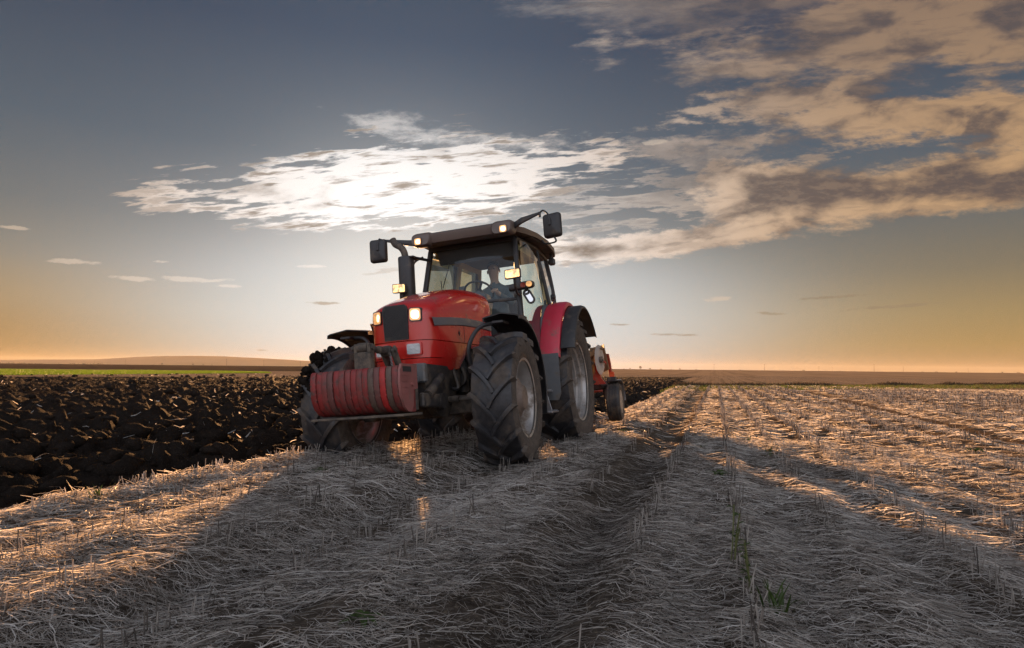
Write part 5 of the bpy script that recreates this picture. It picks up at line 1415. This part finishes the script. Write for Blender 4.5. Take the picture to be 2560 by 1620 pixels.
poles = [(236, 1150), (314, 1050), (402, 1300), (566, 800), (659, 950), (751, 1000), (1785, 900), (1911, 820), (2047, 1100), (2080, 1250), (2185, 720), (2258, 980), (2420, 1200)]
pp = make_pole()
for i, (u, y) in enumerate(poles):
    o = pp if i == 0 else copy_tree(pp)
    x = px_dir(u, 912)[0] * y; o.location = (x, y, ground_far(x, y)); o.rotation_euler = (0, 0, random.uniform(-0.5, 0.5))
    tag(o, 'thin dark far skyline power pole, %s from the left of all the poles' % ORD[i], 'pole', 'power poles along the skyline')

# scattered trees and scrub on the skyline
M_bark = simple('bark', (0.05, 0.04, 0.03), 0.9)
M_leaf = simple('leaf_mass', (0.045, 0.048, 0.022), 0.9, var=0.4, scale=1.0)
def make_tree(seed, hgt, wid):
    rd = random.Random(seed); r_ = empty('tree')
    b = MB(); b.tube([(0, 0, -0.5), (0.05 * wid, 0, hgt * 0.35), (0, 0.05, hgt * 0.75)], [0.035 * hgt, 0.025 * hgt, 0.01 * hgt], 6)
    for k in range(4):
        a = rd.uniform(0, 6.28); b.tube([(0, 0, hgt * (0.3 + 0.08 * k)), (math.cos(a) * wid * 0.35, math.sin(a) * wid * 0.35, hgt * (0.55 + 0.08 * k))], [0.015 * hgt, 0.006 * hgt], 5)
    b.build('trunk', M_bark, r_)
    b = MB()
    for k in range(260):
        while True:
            px_, py_, pz_ = rd.uniform(-1, 1), rd.uniform(-1, 1), rd.uniform(-1, 1)
            q2 = px_ ** 2 + py_ ** 2 + pz_ ** 2
            if 0.15 < q2 < 1 * (0.75 + 0.3 * math.sin(px_ * 5 + seed) * math.cos(pz_ * 4)): break
        c0 = Vector((px_ * wid / 2, py_ * wid / 2, hgt * 0.62 + pz_ * hgt * 0.38)); s_ = hgt * 0.05
        nn = Vector((rd.gauss(0, 1), rd.gauss(0, 1), rd.gauss(0, 1))).normalized(); t1 = nn.orthogonal().normalized() * s_; t2 = nn.cross(t1)
        b.bm.faces.new([b.bm.verts.new(c0 + t1 * rd.uniform(.6, 1.3) + t2 * rd.uniform(-.4, .4)), b.bm.verts.new(c0 + t2 * rd.uniform(.6, 1.3)), b.bm.verts.new(c0 - t1 * rd.uniform(.6, 1.3)), b.bm.verts.new(c0 - t2 * rd.uniform(.6, 1.3))])
    b.build('crown', M_leaf, r_, normals=False)
    return r_
protos = [make_tree(1, 5.0, 5.5), make_tree(2, 6.5, 5.0), make_tree(3, 3.2, 6.0)]
tspots = [(405, 1300, 0), (508, 1200, 2), (482, 1500, 0), (530, 1400, 2), (244, 1500, 2), (212, 1500, 2), (1601, 1200, 1), (1560, 1500, 2), (1652, 1400, 2), (1678, 1500, 2), (1700, 1450, 0), (1740, 1600, 2), (1850, 1500, 2), (2009, 1500, 2), (2100, 1450, 2), (2306, 1400, 2), (2340, 1500, 2), (2390, 1500, 0), (2505, 1300, 0), (2545, 1300, 2), (1575, 1450, 0), (1625, 1600, 0), (1520, 1600, 2)]
used = set()
tspots.sort()
for i, (u, y, k) in enumerate(tspots):
    o = protos[k] if k not in used else copy_tree(protos[k]); used.add(k)
    x = px_dir(u, 912)[0] * y; o.location = (x, y, ground_far(x, y) - 0.2); o.rotation_euler = (0, 0, random.uniform(0, 6)); sc_ = random.uniform(0.7, 1.2); o.scale = (sc_ * 1.3, sc_, sc_)
    tag(o, '%s on the far skyline, %s of the skyline trees from the left' % (['small round dark tree', 'taller dark tree', 'low scrub bush'][k], ORD[i]), 'tree', 'trees and scrub on the skyline')
# thin far treeline
n = 5000
u = rng.uniform(-300, 2900, n); y = rng.uniform(1900, 2300, n)
x = (u - 1280) / 1595 * y; h = 1.2 + 2.6 * np.clip(vnoise(u * 0.02, u * 0, 121) + 0.25, 0, 1) + rng.random(n) * 0.8
w = rng.uniform(3, 8, n); z = np.full(n, -0.5)
co = np.stack([np.stack([x - w, y, z], -1), np.stack([x + w, y, z], -1), np.stack([x + rng.normal(0, 2, n), y, z + h], -1)], 1).reshape(-1, 3)
o = np_mesh('far_treeline', co, np.arange(n * 3).reshape(-1, 3), M_leaf, False); o['kind'] = 'stuff'

# ================================================================== small weeds in the stubble
M_weed, nt, bs, out = new_mat('weed_leaf')
c = nt.ramp(nt.noise(obj_co(nt), 9, 3, 0.6), [(0.3, (0.032, 0.058, 0.012)), (0.7, (0.07, 0.11, 0.022))])
nt.put(bs.inputs['Base Color'], c); bs.inputs['Roughness'].default_value = 0.55
tr = nt.n.new('ShaderNodeBsdfTranslucent'); nt.l.new(c, tr.inputs['Color'])
mx = nt.n.new('ShaderNodeMixShader'); mx.inputs[0].default_value = 0.35
nt.l.new(bs.outputs[0], mx.inputs[1]); nt.l.new(tr.outputs[0], mx.inputs[2]); nt.l.new(mx.outputs[0], out.inputs['Surface'])
M_stemw = simple('weed_stem', (0.09, 0.10, 0.03), 0.7)
def leaf(b, p0, d, L, w, curl):
    d = Vector(d).normalized(); sd_ = d.cross(Vector((0, 0, 1))).normalized(); rows = []
    for k in range(6):
        t = k / 5; wv = w * math.sin(math.pi * min(0.97, 0.12 + t * 0.86)) ** 0.8
        c0 = Vector(p0) + d * L * t + Vector((0, 0, -curl * t * t * L))
        rows.append([c0 - sd_ * wv / 2 + Vector((0, 0, wv * 0.18)), c0, c0 + sd_ * wv / 2 + Vector((0, 0, wv * 0.18))])
    b._grid(rows, False)
def make_weed(kind, seed):
    rd = random.Random(seed); r_ = empty('weed')
    st_ = MB()
    if kind == 'rosette':
        for k in range(7):
            a = k * 0.9 + rd.uniform(-.2, .2); b = MB(); leaf(b, (0, 0, 0.015), (math.cos(a), math.sin(a), rd.uniform(0.5, 1.1)), rd.uniform(0.06, 0.11), rd.uniform(0.022, 0.034), rd.uniform(0.3, 0.7)); b.build('leaf', M_weed, r_, normals=False)
        st_.tube([(0, 0, -0.02), (0, 0, 0.03)], 0.006, 6)
    elif kind == 'tuft':
        for k in range(16):
            a = rd.uniform(0, 6.28); b = MB(); leaf(b, (rd.uniform(-.03, .03), rd.uniform(-.03, .03), 0), (math.cos(a) * .45, math.sin(a) * .45, 1), rd.uniform(0.08, 0.17), rd.uniform(0.005, 0.009), rd.uniform(0.1, 0.5)); b.build('blade', M_weed, r_, normals=False)
        st_.tube([(0, 0, -0.02), (0, 0, 0.02)], 0.01, 6)
    else:
        for j in range(3):
            tip = Vector((rd.uniform(-.08, .08), rd.uniform(-.08, .08), rd.uniform(0.14, 0.24))); st_.tube(catmull([(rd.uniform(-.02, .02), rd.uniform(-.02, .02), -0.02), tip * 0.5 + Vector((0.01, 0, 0)), tip]), 0.003, 5)
            for k in range(6):
                t = 0.25 + 0.14 * k; a = k * 2.2 + j; b = MB(); leaf(b, tip * t, (math.cos(a), math.sin(a), 0.5), rd.uniform(0.025, 0.05), rd.uniform(0.012, 0.02), 0.3); b.build('leaf', M_weed, r_, normals=False)
    st_.build('stem', M_stemw, r_)
    return r_
wp = {k: make_weed(k, i + 3) for i, k in enumerate(('rosette', 'tuft', 'leafy'))}
wspots = [('tuft', 1945, 1545, 'green grass tuft in the straw near the bottom edge, right of the row of stalks', 1.3),
          ('leafy', 1838, 1440, 'leafy upright weed growing out of the stalk row near the bottom edge', 1.15),
          ('leafy', 1870, 1505, 'shorter leafy weed beside the stalk row, nearest the bottom edge', 0.9),
          ('rosette', 905, 1575, 'broad green leaf weed in the foreground straw below the tractor', 1.0),
          ('rosette', 1800, 1200, 'low green rosette weed beside the stalk row, level with the tractor wheel shadow', 1.5),
          ('rosette', 1755, 1125, 'small bright weed on the ridge by the dark wheel rut', 1.0),
          ('tuft', 1870, 1110, 'small grass tuft at the shadow edge right of the stalk row', 1.0),
          ('rosette', 1556, 1085, 'bright green weed on the straw just right of the rear wheel', 1.3),
          ('tuft', 1925, 1140, 'grass tuft inside the tractor shadow right of the stalk row', 1.1),
          ('rosette', 2440, 1147, 'green weed in the sunlit straw near the right edge', 1.4),
          ('leafy', 735, 1140, 'sunlit weed on the lip of the furrow left of the tractor', 1.0),
          ('rosette', 800, 1190, 'green weed in the straw below the front weights', 1.2),
          ('tuft', 240, 1268, 'green tuft on the sunlit furrow lip near the left edge', 1.1),
          ('tuft', 1950, 1012, 'distant green tuft in the sunlit stubble behind the shadow', 1.6)]
seen = set()
for k, u, v, lab, sc_ in wspots:
    o = wp[k] if k not in seen else copy_tree(wp[k]); seen.add(k)
    tx, tz = px_dir(u, v); y = -CAM_H / tz; x = tx * y
    o.location = (x, y, float(ground_h(np.array([x]), np.array([y]))[0][0]) + 0.01); o.rotation_euler = (0, 0, random.uniform(0, 6)); o.scale = (sc_,) * 3
    tag(o, lab, 'weed', 'green weeds in the stubble')

# ================================================================== haze over the plain
hz = MB(); hz.box((0, 100, 21.5), (9800, 9800, 49.0))
M_haze = bpy.data.materials.new('haze_air'); M_haze.use_nodes = True
nt = NT(M_haze.node_tree); nt.n.clear()
out = nt.n.new('ShaderNodeOutputMaterial'); pv = nt.n.new('ShaderNodeVolumePrincipled')
pv.inputs['Color'].default_value = (0.88, 0.82, 0.73, 1); pv.inputs['Density'].default_value = 0.000085; pv.inputs['Anisotropy'].default_value = 0.2
nt.l.new(pv.outputs[0], out.inputs['Volume'])
o = hz.build('haze', M_haze); o['kind'] = 'stuff'
